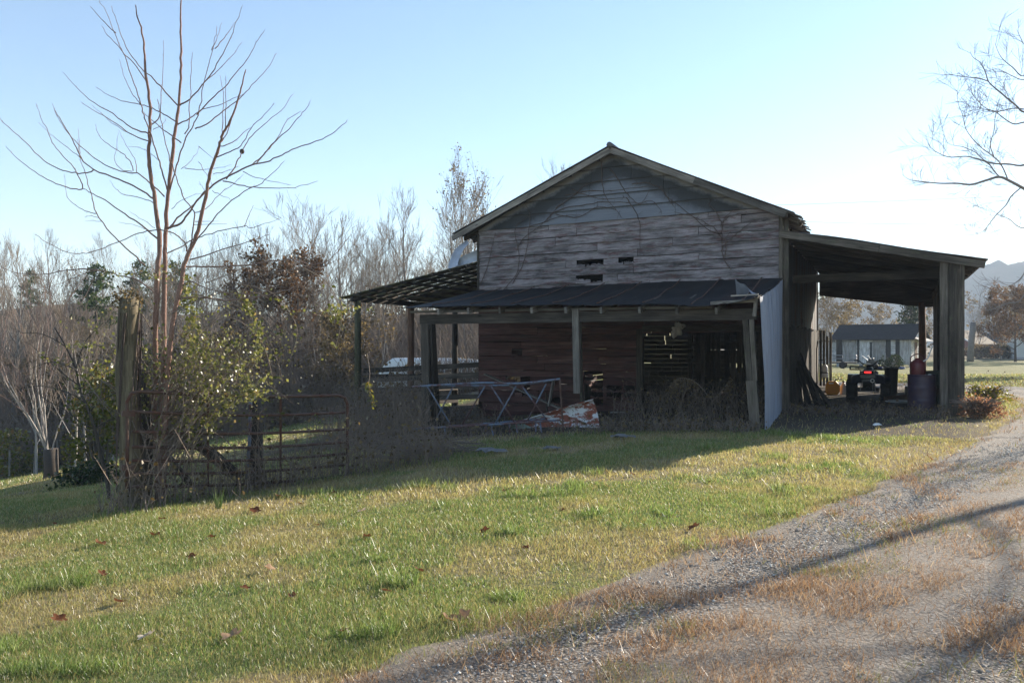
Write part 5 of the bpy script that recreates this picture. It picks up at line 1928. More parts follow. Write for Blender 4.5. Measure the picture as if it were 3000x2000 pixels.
def fp(px, py, d):
    x, z = fac(px, py, d)
    return Vector((x, d, z))

# rusty blue trussed frame lying across the porch front
fr = thing("trussed_frame", "rusty blue grey tubular truss frame lying across the front of the porch", "metal frame", (BO.x, BO.y, 0), BA)
D0, D1 = -4.55, -4.15
def tub(parent, name, pts, d, r, m='tube_blue', n=8):
    mb = MB(); mb.tube(smooth_path([fp(x, y, d) for x, y in pts], 3), r, n)
    return mb.build(name, M[m], parent, True)
tub(fr, "top_tube", [(1208, 1133), (1300, 1127), (1420, 1121), (1522, 1123), (1640, 1110)], D0, .024)
tub(fr, "top_tube", [(1255, 1128), (1400, 1130), (1520, 1126), (1600, 1118)], D1, .022)
tub(fr, "bottom_tube", [(1210, 1256), (1315, 1250), (1450, 1243), (1550, 1236), (1642, 1230)], D0, .023)
tub(fr, "bottom_tube", [(1315, 1247), (1450, 1238), (1600, 1226)], D1, .02)
for a, b in (((1253, 1133), (1320, 1243)), ((1327, 1133), (1276, 1232)), ((1420, 1132), (1352, 1246)), ((1437, 1128), (1510, 1240)), ((1513, 1128), (1450, 1242)),
             ((1528, 1128), (1604, 1232)), ((1600, 1124), (1545, 1232))):
    tub(fr, "brace", [a, b], (D0 + D1) / 2 + random.uniform(-.1, .1), .017)
for a, b in (((1423, 1247), (1429, 1300)), ((1440, 1247), (1452, 1322)), ((1493, 1243), (1494, 1300)), ((1512, 1240), (1521, 1312)), ((1569, 1236), (1572, 1300)), ((1582, 1236), (1592, 1304)), ((1370, 1246), (1376, 1300)), ((1303, 1250), (1305, 1310))):
    tub(fr, "leg", [a, b], D0, .018)
tub(fr, "end_post", [(1640, 1112), (1645, 1190), (1652, 1290)], D0 - .03, .02, 'tube_rust')

# rusted trough leaning behind it
ch = thing("rusty_trough", "long rust eaten white and green metal trough lying tilted under the porch edge", "trough", (BO.x, BO.y, 0), BA)
def trough(name, pts_top, pts_bot, m, d0=-3.4, d1=-3.75, bulge=.12, n=16):
    mb = MB(); rows = []
    for i in range(n + 1):
        f = i / n
        a = fp(pts_top[0][0] * (1 - f) + pts_top[1][0] * f, pts_top[0][1] * (1 - f) + pts_top[1][1] * f, d0)
        b = fp(pts_bot[0][0] * (1 - f) + pts_bot[1][0] * f, pts_bot[0][1] * (1 - f) + pts_bot[1][1] * f, d1)
        row = [a + Vector((0, -.10, -.01)), a]
        for k in range(1, 8):
            g = k / 8
            p = a.lerp(b, g); p.y += bulge * math.sin(g * math.pi) + .006 * math.sin(f * 30)
            row.append(p)
        row += [b, b + Vector((0, -.08, .02))]
        rows.append(row)
    mb.grid(rows, .5); mb.grid([[p + Vector((0, .004, 0)) for p in r] for r in rows], .5)
    return mb.build(name, M[m], ch, True)
trough("side_panel", ((1505, 1236), (1736, 1170)), ((1560, 1290), (1757, 1262)), 'chute')
trough("lower_panel", ((1425, 1298), (1520, 1234)), ((1460, 1340), (1600, 1282)), 'chute_green', -3.5, -3.85)
mb = MB(); mb.beam(fp(1500, 1240, -3.48), fp(1738, 1169, -3.48), .05, .02); mb.build("lip", M['chute'], ch)

# loose planks, blocks and scraps under the porch
def plank(label, a, b, w_, t_, m, name="loose_plank", group=None):
    o = thing(name, label, "plank", (BO.x, BO.y, 0), BA, group)
    mb = MB(); mb.beam(a, b, w_, t_, up=(0, 1, 0)); mb.build("board", M[m], o)
plank("pale plank lying slantwise behind the truss frame", fp(1420, 1095, -1.6), fp(1645, 1198, -1.5), .03, .14, 'timber_pale')
plank("bowed pale board standing upright behind the truss frame", fp(1622, 1112, -1.5), fp(1608, 1190, -1.6), .03, .13, 'timber_pale')
plank("short grey stake beside the upright board under the porch", fp(1600, 1150, -1.4), fp(1602, 1205, -1.4), .03, .06, 'timber_mid')
plank("wide dark board leaning behind the hanging porch post", fp(1722, 1128, -.6), fp(1716, 1235, -.9), .03, .42, 'timber_mid')
plank("grey plank lying low against the front wall by the trough", fp(1405, 1228, -.5), fp(1560, 1238, -.6), .03, .16, 'timber_pale')
def block(label, x0, x1, z0, z1, y, dz=.03):
    p = bw((x0 + x1) / 2, y)
    o = thing("concrete_block", label, "block", (p.x, p.y, z0), BA, "pale blocks at the foot of the barn wall")
    mb = MB(); w_, h_ = x1 - x0, z1 - z0
    mb.bx(-w_ / 2, w_ / 2, -.1, .1, 0, h_ * .38); mb.bx(-w_ / 2, w_ / 2, -.1, .1, h_ * .40, h_)
    mb.build("block", M['white_block'], o, bevel=.012)
xa, za = fac(1790, 1252, -.35); xb, zb = fac(1850, 1208, -.35)
block("long pale block under the low wall opening left of the doorway", xa, xb, za, zb, -.35)
xa, za = fac(1745, 1246, -.7); xb, zb = fac(1782, 1213, -.7)
block("smaller pale block just right of the rusty trough", xa, xb, za, zb, -.7)
def scrap(label, px, py, w_, m='cloth'):
    p = on_ground(px, py)
    o = thing("plastic_scrap", label, "scrap", p)
    mb = MB(); rows = []
    for i in range(9):
        row = []
        for j in range(9):
            u, v = i / 8 - .5, j / 8 - .5
            rr = 1 + .35 * math.sin(4 * math.atan2(v, u) + px)
            row.append((u * w_ * rr, v * w_ * .7 * rr, .05 + .10 * w_ * (float(vnoise(i * .9 + px, j * .9, 3)) * 2) - .09 * (u * u + v * v)))
        rows.append(row)
    mb.grid(rows, .5); mb.build("sheet", M[m], o, True)
scrap("crumpled pale plastic sheet in the weeds under the trough's low end", 1440, 1330, .42)
scrap("small pale plastic scrap in the weeds below the truss frame's end post", 1615, 1318, .26)
scrap("crumpled pale plastic by the blocks left of the doorway", 1825, 1287, .34)
scrap("tiny white paper scrap lying in the dark carport mouth", 2570, 1248, .16, 'white_paint')

# crumpled tin on the porch roof corner and the curled sheet over the lean-to
o = thing("tin_flap", "bent pale tin flap sticking up at the right corner of the porch roof", "tin sheet", (BO.x, BO.y, 0), BA)
mb = MB(); rows = []
c0 = Vector((-.60, -2.7, porch_z(-.6, -2.7) + .02))
for i in range(9):
    f = i / 8
    row = []
    for j in range(7):
        g = j / 6
        row.append(c0 + Vector((.46 * f * (1 - .2 * g), -.20 * g + .07 * math.sin(f * 4), .34 * g * (1 - f) ** .8 + .03 * math.sin(f * 9 + g * 3))))
    rows.append(row)
mb.grid(rows, .5); mb.grid([[p + Vector((0, .004, .0)) for p in r] for r in rows], .5)
mb.build("sheet", M['galv'], o, True)
o = thing("curled_roof_sheet", "peeled galvanised roof sheet curling up beside the barn's left eave", "tin sheet", (BO.x, BO.y, 0), BA)
def px_sheet(name, A, B, d0, d1, cols=7):
    """a bent sheet between two traced edges, leaning back from d0 to d1"""
    A = smooth_path([fp(x, y, d0 + (d1 - d0) * k / (len(A) - 1)) for k, (x, y) in enumerate(A)], 4)
    B = smooth_path([fp(x, y, d0 + (d1 - d0) * k / (len(B) - 1)) for k, (x, y) in enumerate(B)], 4)
    n = min(len(A), len(B)); rows = []
    for k in range(n):
        row = []
        for q in range(cols):
            p = A[k].lerp(B[k], q / (cols - 1))
            p.y += .05 * math.sin(math.pi * q / (cols - 1)) + .012 * math.sin(k * 1.9)
            row.append(p)
        rows.append(row)
    mb = MB(); mb.grid(rows, .5); mb.grid([[p + Vector((0, .004, .002)) for p in r] for r in rows], .5)
    mb.build(name, M['galv_skylit'], o, True)
px_sheet("curl", [(1311, 786), (1320, 757), (1334, 730), (1366, 704)], [(1340, 778), (1346, 757), (1356, 735), (1374, 711)], .15, .75)
px_sheet("sheet", [(1314, 787), (1345, 779), (1378, 770), (1406, 762)], [(1338, 763), (1352, 752), (1378, 740), (1407, 727)], .35, .40)

# old wasp nest under the lintel
def lump(mb, c, r, seed=0, sq=(1, 1, 1), n=16, amp=.3):
    rows = []
    for i in range(n + 1):
        a = math.pi * i / n
        row = []
        for j in range(n * 2 + 1):
            b = 2 * math.pi * j / (n * 2)
            k = 1 + amp * (float(vnoise(3 + 2.2 * math.sin(a) * math.cos(b) + seed, 3 + 2.2 * math.sin(a) * math.sin(b) + 2.2 * math.cos(a), seed)) - .5) * 2
            row.append((c[0] + r * k * sq[0] * math.sin(a) * math.cos(b), c[1] + r * k * sq[1] * math.sin(a) * math.sin(b), c[2] + r * k * sq[2] * math.cos(a)))
        rows.append(row)
    mb.grid(rows, .5)
o = thing("wasp_nest", "ragged grey wasp nest hanging from the lintel over the dark doorway", "nest", (BO.x, BO.y, 0), BA)
x, z = fac(1978, 966, -.12)
mb = MB(); lump(mb, (x, -.10, z), .12, 2, (.9, .5, 1.1), 16, .9); lump(mb, (x + .08, -.10, z + .07), .09, 5, (1.2, .6, .7), 14, .9); lump(mb, (x - .04, -.09, z - .09), .06, 9, (.8, .6, 1.3), 12, .9)
mb.build("comb", M['white_block'], o, True)

# board fence closing the lean-to
bf = thing("board_fence", "dark weathered board fence closing the left lean-to between its posts", "fence", (BO.x, BO.y, 0), BA)
for (za, h) in ((-.55, .16), (-.2, .15), (.12, .14), (.42, .12), (.72, .15), (1.0, .14)):
    mb = MB()
    mb.beam((-11.9, .16, za - .12), (-8.05, .16, za + .10), .03, h); mb.build("board", M['timber'], bf)
for (za, h) in ((-.5, .16), (.0, .15), (.45, .14), (.9, .15)):
    mb = MB(); mb.beam((-11.86, .3, za - .2), (-11.86, 6.0, za - .35), .03, h); mb.build("board", M['timber'], bf)
mb = MB(); mb.bx(-9.75, -9.62, .18, .30, -1.1, 1.2, along='z'); mb.build("post", M['timber'], bf)

# pale covered trailer parked beyond the lean-to
p = at(1262, 1110, 40)
tr = thing("white_trailer", "low white covered trailer parked behind the lean-to posts", "trailer", (p.x, p.y, gz(p.x, p.y)), math.radians(-8))
zt = 1.02 - gz(p.x, p.y)
mb = MB()
n = 14; prof = []
L = 2.4
for i in range(n + 1):
    f = i / n
    x = -L + 2 * L * f
    zz = zt - .75 * max(0, (.16 - f) / .16) ** 2 - .12 * max(0, (f - .8) / .2) ** 2
    prof.append((x, zz))
rows = []
for (x, zz) in prof:
    rows.append([(x, -.9, .55), (x, -.9, zz - .22), (x, -.82, zz - .06), (x, -.6, zz), (x, .6, zz), (x, .82, zz - .06), (x, .9, zz - .22), (x, .9, .55)])
mb.grid(rows, .5)
mb.poly([rows[0][k] for k in range(8)], (.01, 0, 0)); mb.poly([rows[-1][k] for k in range(8)], (-.01, 0, 0))
mb.build("body", M['white_paint'], tr, True)
for s in (-1, 1):
    mb = MB(); mb.lathe([(.0, -.09), (.2, -.09), (.33, -.08), (.35, 0), (.33, .08), (.2, .09), (0, .09)], (.2, s * .8, .35), 18, 'y'); mb.build("wheel", M['tyre'], tr, True)
mb = MB(); mb.beam((L, 0, .5), (L + 1.1, 0, .45), .08, .08); mb.build("drawbar", M['steel'], tr)
mb = MB(); mb.bx(-1.9, 1.9, -.915, -.902, .95, 1.0); mb.build("trim_strip", M['black_plastic'], tr)

# brush pile and dead weeds
pb_ = on_ground(1230, 1335)
bp = thing("brush_pile", "heap of cut grey sticks in the shade left of the truss frame", "brush pile", pb_)
mb = MB()
for k in range(130):
    a = random.uniform(-.5, .5) + (math.pi if random.random() < .5 else 0); L = random.uniform(.4, 1.3)
    c = Vector((random.gauss(0, .55), random.gauss(0, .3), .05 + abs(random.gauss(0, .13))))
    d = Vector((math.cos(a), math.sin(a), random.gauss(0, .18)))
    mb.tube([c - d * L / 2, c + Vector((random.gauss(0, .03), 0, random.gauss(0, .04))), c + d * L / 2], [.011, .009, .005], 4, cap=False)
mb.build("sticks", M['weed'], bp, True)

tw = Tubes(); wl = []
def weed(p, h, lean=.25, bush=4):
    d = Vector((random.gauss(0, lean), random.gauss(0, lean), 1)).normalized()
    q = p + d * h * .5; e = q + (d + Vector((random.gauss(0, .3), random.gauss(0, .3), -.1))).normalized() * h * .5
    tw.add(p, q, .007, .005); tw.add(q, e, .005, .002)
    for b in range(bush):
        s = p.lerp(q, random.uniform(.3, 1)) if random.random() < .5 else q.lerp(e, random.random())
        t = s + Vector((random.gauss(0, .14), random.gauss(0, .14), random.uniform(.02, .25))) * (h ** .5)
        tw.add(s, t, .0035, .0015)
        if random.random() < .6: wl.append(tuple(t))
for k in range(2300):
    zone = random.random()
    if zone < .45:    # thick stand before the lean-to and left of the frame
        px = random.triangular(900, 1480, 1150); d = random.uniform(-5.2, .2)
        r = (px - 1500) / 2421
        x = (r * (BO.y + CA * d) - BO.x + SA * d) / (CA - SA * r)
        h = random.uniform(.5, 1.9) * (1.0 if px < 1240 else .3)
    elif zone < .75:
        x = random.uniform(-7.8, .1); d = random.uniform(-5.0, -3.9); h = random.uniform(.08, .34)
    elif zone < .88:
        x = random.uniform(-3.4, -.2); d = random.uniform(-3.2, 1.0); h = random.uniform(.3, .9)
    else:
        x = random.uniform(.1, 3.5); d = random.uniform(-1.0, .8); h = random.uniform(.08, .3)
    p = bw(x, d); p.z = gz(p.x, p.y) - .03
    if p.y < 11.8: continue
    if -7.2 < x < -3.1 and d < -3.3 and random.random() < .7: continue
    weed(p, h)
for k in range(420):     # along the gate and round the tall post
    f = random.random()
    p = Vector((-5.1 + 4.1 * f + random.gauss(0, .15), 10.6 + 3.4 * f + random.gauss(0, .3), 0)); p.z = gz(p.x, p.y) - .03
    weed(p, random.uniform(.15, .7) if random.random() < .7 else random.uniform(.7, 1.3))
for k in range(420):     # round the far shed and along the ditch
    p = Vector((random.uniform(12, 24), random.uniform(26, 38), 0)); p.z = gz(p.x, p.y) - .03
    if 0 < float(road_n(p.x, p.y)) < 3.4: continue
    weed(p, random.uniform(.1, .35))
V, Fq = tw.arrays()
wd = np_mesh("weeds", V, Fq, M['weed'], attrs={'rnd': RNG.random(len(Fq))})
tag(wd, "dead grey weed stalks standing round the barn and the gate", kind="stuff")
wlo = leaves_obj("weed_leaves", leaf_quads(np.array(wl), .055, .4, .4), M['leaf_tan'])
tag(wlo, "shrivelled leaves and seed heads on the dead weeds", kind="stuff")

# the tall arching dead weed in the doorway
o = thing("dead_weed", "tall forked dead weed with drooping seed heads standing in the dark doorway", "weed", (BO.x, BO.y, 0), BA)
mb = MB(); cs = []
for pts in ([(2115, 1260), (2095, 1190), (2075, 1160), (2040, 1120), (2005, 1107), (1980, 1112), (1962, 1135)], [(2085, 1178), (2110, 1150), (2130, 1125), (2140, 1105)], [(2095, 1190), (2080, 1220), (2060, 1250)]):
    sp = smooth_path([fp(x, y, -2.2) for x, y in pts], 5)
    mb.tube(sp, [.013 - .008 * i / len(sp) for i in range(len(sp))], 5, cap=False)
    for p in sp[len(sp) // 2:]:
        for q in range(5):
            e = p + Vector((random.gauss(0, .06), random.gauss(0, .06), -random.uniform(.05, .35)))
            mb.tube([p, e], [.003, .002], 3, cap=False)
            for k in range(4): cs.append(tuple(p.lerp(e, random.random())))
mb.build("stem", M['weed'], o, True)
leaves_obj("seed_heads", leaf_quads(np.array(cs), .05, .8), M['leaf_tan'], o)

# brown weed clump at the carport's right corner
pq = on_ground(2880, 1225)
leaf_bush("weed_clump", "russet and green weed clump beside the carport's right corner post", (pq.x, pq.y + .2, pq.z), .55, .42, 1700, 'leaf_russet', .05, stems=120, cat="weeds")
pq = on_ground(2890, 1175)
leaf_bush("weed_clump", "leafy green and tan weeds behind the russet clump by the carport", (pq.x, pq.y, pq.z), .7, .45, 900, 'leaf_lit', .06, stems=60, cat="weeds")
pq = on_ground(640, 1490)
o = thing("grass_tuft", "single tall green grass tuft at the edge of the gate's shadow", "grass tuft", pq)
V, _, _ = blades(1, 3, 4, .1, .01, lambda x, y: x * 0 + 1)
mb = MB()
for k in range(34):
    a = random.uniform(0, 6.28); h = random.uniform(.12, .30); s = random.uniform(.1, .5)
    mb.poly([(.03 * math.cos(a) - .004, .03 * math.sin(a), 0), (.03 * math.cos(a) + .004, .03 * math.sin(a), 0), (h * s * math.cos(a), h * s * math.sin(a), h)], (0, .001, 0), random.uniform(.5, .9))
mb.build("blades", M['grass'], o)

# ------------------------------------------------------------------ in the carport
def cyl(parent, name, m, prof, c=(0, 0, 0), axis='z', n=24):
    mb = MB(); mb.lathe(prof, c, n, axis)
    return mb.build(name, M[m], parent, True)

lampm = NT('tail lamp'); lampm.col((.5, .01, .01)).rough(.3)
lampm.b.inputs['Emission Color'].default_value = (1, .03, .03, 1); lampm.b.inputs['Emission Strength'].default_value = .55
M['lamp'] = lampm.m
atv = bthing("quad_bike", "dark blue quad bike seen from behind with lit red tail lamp under the carport", "quad bike", 1.78, 5.05)
def wheel(x, y, r, w_, nm='tyre'):
    t = cyl(atv, "tyre", 'tyre', [(r * .5, -w_ / 2 * .9), (r * .82, -w_ / 2), (r * .97, -w_ / 2 * .8), (r, -w_ / 4), (r, w_ / 4), (r * .97, w_ / 2 * .8), (r * .82, w_ / 2), (r * .5, w_ / 2 * .9)], (x, y, r), 'x', 26)
    cyl(t, "rim", 'steel', [(.0, -w_ / 2 * .6), (r * .48, -w_ / 2 * .7), (r * .5, 0), (r * .48, w_ / 2 * .7), (0, w_ / 2 * .6)], (x, y, r), 'x', 18)
    mb = MB()
    for k in range(18):
        a = 2 * math.pi * k / 18
        for s in (-1, 1):
            c = Vector((x + s * w_ * .22, y + (r + .006) * math.cos(a + s * .08), r + (r + .006) * math.sin(a + s * .08)))
            mb.box(c, (w_ * .20, 0, 0), Vector((0, -math.sin(a), math.cos(a))) * .018, Vector((0, math.cos(a), math.sin(a))) * .012)
    mb.build("tread", M['tyre'], t)
for sx in (-1, 1):
    wheel(sx * .445, .0, .275, .26)
    wheel(sx * .42, 1.22, .27, .22)
    # fender arched over the rear wheel
    mb = MB(); rows = []
    for i in range(13):
        a = math.radians(28 + 120 * i / 12)
        row = []
        for j in range(7):
            g = j / 6
            rr = .385 + .03 * (1 - g) - .05 * max(0, g - .8) * 4
            row.append((sx * (.17 + .27 * g), -math.cos(a) * rr * .95, .33 + math.sin(a) * rr - .02 * g))
        rows.append(row)
    mb.grid(rows, .5, flip=sx < 0); mb.grid([[(x, y, z - .006) for (x, y, z) in r] for r in rows], .5)
    mb.build("rear_fender", M['atv_body'], atv, True)
    mb = MB(); rows = []
    for i in range(11):
        a = math.radians(20 + 140 * i / 10)
        rows.append([(sx * (.18 + .40 * j / 5), 1.22 - math.cos(a) * .40, .29 + math.sin(a) * .40) for j in range(6)])
    mb.grid(rows, .5); mb.build("front_fender", M['atv_body'], atv, True)
mb = MB(); mb.bx(-.17, .17, -.35, .9, .50, .70, .5, 'y'); mb.bx(-.22, .22, -.40, -.2, .60, .76, .5, 'x'); mb.build("body", M['atv_body'], atv, bevel=.03)
mb = MB(); mb.bx(-.15, .15, -.18, .55, .70, .83, .5, 'y'); mb.build("seat", M['black_plastic'], atv, bevel=.045)
mb = MB(); lump(mb, (0, .72, .78), .2, 4, (.8, 1.1, .7), 10, .08); mb.build("tank", M['atv_body'], atv, True)
mb = MB(); mb.bx(-.25, .25, 1.3, 1.55, .5, .78, .5); mb.build("front_cowl", M['atv_body'], atv, bevel=.05)
mb = MB()
rk = [(-.46, -.46, .86), (.46, -.46, .86), (.46, .02, .86), (-.46, .02, .86), (-.46, -.46, .86)]
mb.tube(rk, .012, 6); mb.tube([(x, y, .95) for (x, y, z) in rk], .011, 6)
for (x, y) in ((-.46, -.46), (.46, -.46), (0, -.46), (-.23, -.46), (.23, -.46), (.46, .02), (-.46, .02)): mb.tube([(x, y, .86), (x, y, .95)], .010, 6)
for x in np.linspace(-.35, .35, 6): mb.tube([(x, -.46, .86), (x, .02, .86)], .009, 5)
for x in (-.2, .2): mb.tube([(x, -.25, .86), (x, -.2, .70)], .012, 6)
mb.build("rear_rack", M['tyre'], atv, True)
mb = MB()
mb.tube([(-.38, 1.2, .86), (.38, 1.2, .86), (.38, 1.65, .86), (-.38, 1.65, .86), (-.38, 1.2, .86)], .011, 6)
for x in (-.2, 0, .2): mb.tube([(x, 1.2, .86), (x, 1.65, .86)], .009, 5)
mb.build("front_rack", M['tyre'], atv, True)
mb = MB(); mb.tube(smooth_path([(-.40, .74, 1.10), (-.28, .78, 1.10), (-.13, .86, .98), (0, .88, .95), (.13, .86, .98), (.28, .78, 1.10), (.40, .74, 1.10)], 4), .014, 7)
mb.tube([(0, .88, .95), (0, 1.0, .6)], .022, 7); mb.build("handlebar", M['tyre'], atv, True)
mb = MB(); mb.bx(-.09, .09, -.43, -.40, .765, .815, .5); mb.build("tail_lamp", M['lamp'], atv, bevel=.01)
mb = MB(); rows = []
for i in range(25):
    a = 2 * math.pi * i / 24
    rows.append([(.12 + (.045 + .013 * math.cos(b)) * math.cos(a), -.47 + .013 * math.sin(b), .56 + (.045 + .013 * math.cos(b)) * math.sin(a)) for b in np.linspace(0, 2 * math.pi, 9)])
mb.grid(rows, .5); mb.build("tow_ring", M['white_paint'], atv, True)
mb = MB()
for k in range(7): mb.box((.125 + .008 * (k % 2), -.47, .49 - .034 * k), (.006, 0, 0), (0, .006, 0), (0, 0, .015))
mb.build("chain", M['steel'], atv)
mb = MB(); mb.tube([(-.3, 0, .3), (.3, 0, .3)], .05, 8); mb.tube([(0, -.3, .3), (0, 1.3, .32)], .07, 8); mb.bx(-.16, .16, .3, .85, .25, .5, .5); mb.build("chassis", M['tyre'], atv)
mb = MB(); mb.tube([(-.28, -.42, .26), (.28, -.42, .26)], .018, 6); mb.tube([(-.2, -.42, .26), (-.17, -.1, .45)], .016, 6); mb.tube([(.2, -.42, .26), (.17, -.1, .45)], .016, 6); mb.build("rear_bumper", M['steel'], atv, True)

def drum(name, label, x, y, m, h=.88, r=.29):
    o = bthing(name, label, "drum", x, y)
    ps = [(0, .02), (r - .02, .0), (r, .02)]
    for k in range(1, 30):
        z = h * k / 30
        rib = .012 * (math.exp(-((z - h * .33) / .018) ** 2) + math.exp(-((z - h * .66) / .018) ** 2)) + .006 * (abs(math.sin(z * 42)) ** 6) * (h * .40 < z < h * .60) + .006 * (abs(math.sin(z * 42)) ** 6) * (z < h * .26)
        ps.append((r + rib, z))
    ps += [(r + .008, h - .02), (r + .008, h), (r - .012, h), (r - .012, h - .02), (0, h - .02)]
    cyl(o, "shell", m, ps, n=36)
    c = cyl(o, "bung", 'white_paint' if m == 'drum' else 'steel', [(0, 0), (.035, 0), (.035, .025), (0, .03)], (.16, 0, h - .02), n=12)
    return o
drum("steel_drum", "purple steel drum with a red can on top beside the carport's right post", 2.98, .42, 'drum')
drum("steel_drum", "dark green steel drum half hidden behind the purple one", 3.36, 1.10, 'drum_green', .93)
can = bthing("red_can", "red metal can with a looped handle standing on the purple drum", "can", 2.90, .42, bgz(2.98, .42) + .865)
cyl(can, "body", 'red_paint', [(0, 0), (.155, 0), (.165, .02), (.165, .26), (.15, .29), (.06, .35), (.05, .38), (0, .38)], n=24)
mb = MB(); mb.tube(smooth_path([(-.15, 0, .26), (-.14, 0, .40), (-.03, 0, .47), (.08, 0, .45), (.14, 0, .36), (.15, 0, .27)], 4), .011, 6); mb.build("handle", M['red_paint'], can, True)
mb = MB(); mb.tube(smooth_path([(.10, 0, .30), (.2, 0, .38), (.26, .02, .55), (.31, .05, .66)], 4), .014, 6); mb.build("spout", M['white_paint'], can, True)

bin_ = bthing("black_bin", "tall tapered black plastic bin standing just right of the quad bike", "bin", 2.38, 6.2)
cyl(bin_, "body", 'black_plastic', [(0, .01), (.15, 0), (.185, .80), (.20, .80), (.20, .86), (.185, .86), (.175, .80), (.14, .05), (0, .05)], n=24)
tote = bthing("plastic_tote", "low black plastic tote lying on its side right of the black bin", "tote", 2.95, 6.9)
mb = MB(); mb.bx(-.2, .16, -.2, .2, .01, .30, .5); mb.bx(.165, .19, -.22, .22, 0, .33, .5, 'y'); mb.build("body", M['black_plastic'], tote, bevel=.03)
mb = MB(); mb.bx(.192, .205, -.19, .19, .03, .29, .5, 'y'); mb.build("rim", M['pale_frame'], tote, bevel=.004)
dish = bthing("enamel_basin", "shallow dark basin with a white rim on the ground before the purple drum", "basin", 2.55, 1.9)
cyl(dish, "bowl", 'black_plastic', [(0, .05), (.18, .05), (.30, .15), (.31, .15), (.2, .02), (0, .01)], n=28)
cyl(dish, "rim", 'white_paint', [(.30, .152), (.335, .158), (.335, .166), (.30, .160)], n=28)
for (lb, a, b, m_) in (("brown plank lying behind the basin in the carport", (2.2, 4.6, .06), (3.4, 6.6, .12), 'timber_reddish'), ("short plank propped on rubble right of the tote", (2.9, 7.6, .05), (3.5, 8.8, .42), 'timber_pale'),
                       ("grey plank lying flat by the quad bike's right wheel", (2.3, 3.6, .05), (3.3, 4.0, .07), 'timber_pale')):
    gzz = bgz(a[0], a[1])
    plank(lb, (a[0], a[1], a[2] + gzz), (b[0], b[1], b[2] + gzz), .14, .035, m_)
yc = bthing("yellow_jerrycan", "bright yellow orange flat jerrycan with cut corners by the carport's back left", "jerrycan", .72, 7.3)
mb = MB(); oc = [(-.16, .0), (.14, .0), (.21, .1), (.21, .3), (.1, .42), (-.12, .42), (-.21, .33), (-.21, .08)]
mb.poly([(x, -.07, z) for x, z in oc], (0, .14, 0), .5); mb.build("body", M['yellow'], yc, bevel=.02)
mb = MB(); mb.bx(-.11, .03, -.076, -.06, .34, .375, .5); mb.build("handle_glint", M['white_paint'], yc, bevel=.006)  # white bar painted as the glint at the handle slot
mb = MB(); mb.tube([(.05, 0, .42), (.12, 0, .48), (.2, -.02, .50)], [.02, .018, .014], 8); mb.build("spout", M['black_plastic'], yc, True)
wj = bthing("white_drum_jug", "small white jug standing right against the yellow jerrycan", "jug", 1.03, 7.5)
cyl(wj, "body", 'white_paint', [(0, 0), (.09, 0), (.1, .03), (.1, .25), (.04, .33), (.035, .38), (0, .38)], n=18)
cyl(wj, "cap", 'black_plastic', [(0, .38), (.042, .38), (.042, .42), (0, .42)], n=14)
hj = bthing("hanging_jug", "white bottle shaped lantern hung from the back end of the carport's left wall", "lantern", .26, 10.9, .50)
cyl(hj, "body", 'white_paint', [(0, -.02), (.115, 0), (.12, .03), (.10, .22), (.108, .25), (.085, .40), (.05, .45), (0, .45)], n=20)
cyl(hj, "band", 'black_plastic', [(.111, .15), (.114, .15), (.110, .19), (.107, .19)], n=20)
mb = MB(); mb.tube([(0, 0, .44), (0, 0, .60), (-.08, .0, .62), (-.2, 0, .60)], .014, 6); mb.build("hook", M['tyre'], hj, True)

for k in range(9):
    gx_, gy_ = .30 + .075 * k + random.uniform(-.03, .03), 1.6 + .16 * k + random.uniform(-.2, .2)
    a = (gx_, gy_, bgz(gx_, gy_) + .02); b = (.07, gy_ + 1.6 + random.uniform(-.3, .3), random.uniform(.95, 1.45))
    o = thing("leaning_pole", "dark pole in the bundle leaning on the carport's left wall", "pole", (BO.x, BO.y, 0), BA, "dark poles leaning on the carport wall")
    mb = MB()
    if k % 2: mb.tube([a, Vector(a).lerp(Vector(b), .5) + Vector((0, 0, -.03)), b], .028, 7)
    else: mb.beam(a, b, .10, .03)
    mb.build("pole", M['timber'], o)

# ------------------------------------------------------------------ beyond: shed, houses, trees, junk, wires
shingle = NT('dark shingles')
v_ = shingle.map(shingle.coord('Object'), (1, 1, 1))
bk = shingle.n('ShaderNodeTexBrick', i_Vector=shingle.coord('UV'), i_Scale=3.0)
bk.inputs['Color1'].default_value = (.024, .024, .027, 1); bk.inputs['Color2'].default_value = (.042, .042, .046, 1); bk.inputs['Mortar'].default_value = (.025, .025, .03, 1)
shingle.col(shingle.mix(shingle.math('MULTIPLY', shingle.noise(v_, 1.6, 5, .7), .4), bk.outputs[0], (.06, .058, .06))).rough(.95).spec(.05)
M['shingle'] = shingle.m
M['shingle_tan'] = plain('tan shingles', (.22, .17, .12), .9, .3, 4, .2)
brickm = NT('red brick')
bb_ = brickm.n('ShaderNodeTexBrick', i_Vector=brickm.coord('UV'), i_Scale=4.0)
bb_.inputs['Color1'].default_value = (.22, .06, .045, 1); bb_.inputs['Color2'].default_value = (.30, .09, .065, 1); bb_.inputs['Mortar'].default_value = (.28, .24, .21, 1)
brickm.col(bb_.outputs[0]).rough(.9)
M['brick'] = brickm.m
M['shed_white'] = wood('peeling white boards', (.20, .19, .18), (.52, .52, .52), (.70, .70, .70), paint=(.30, .25, .20), pamt=.5, gscale=8)
clap = NT('white clapboard')
sz_ = clap.n('ShaderNodeSeparateXYZ', i_0=clap.coord('Object'))
lap = clap.math('FRACT', clap.math('MULTIPLY', sz_.outputs[2], 5.0))
clap.col((.62, .63, .60)).rough(.6); clap.bump(lap, .8, .03)
M['clap'] = clap.m

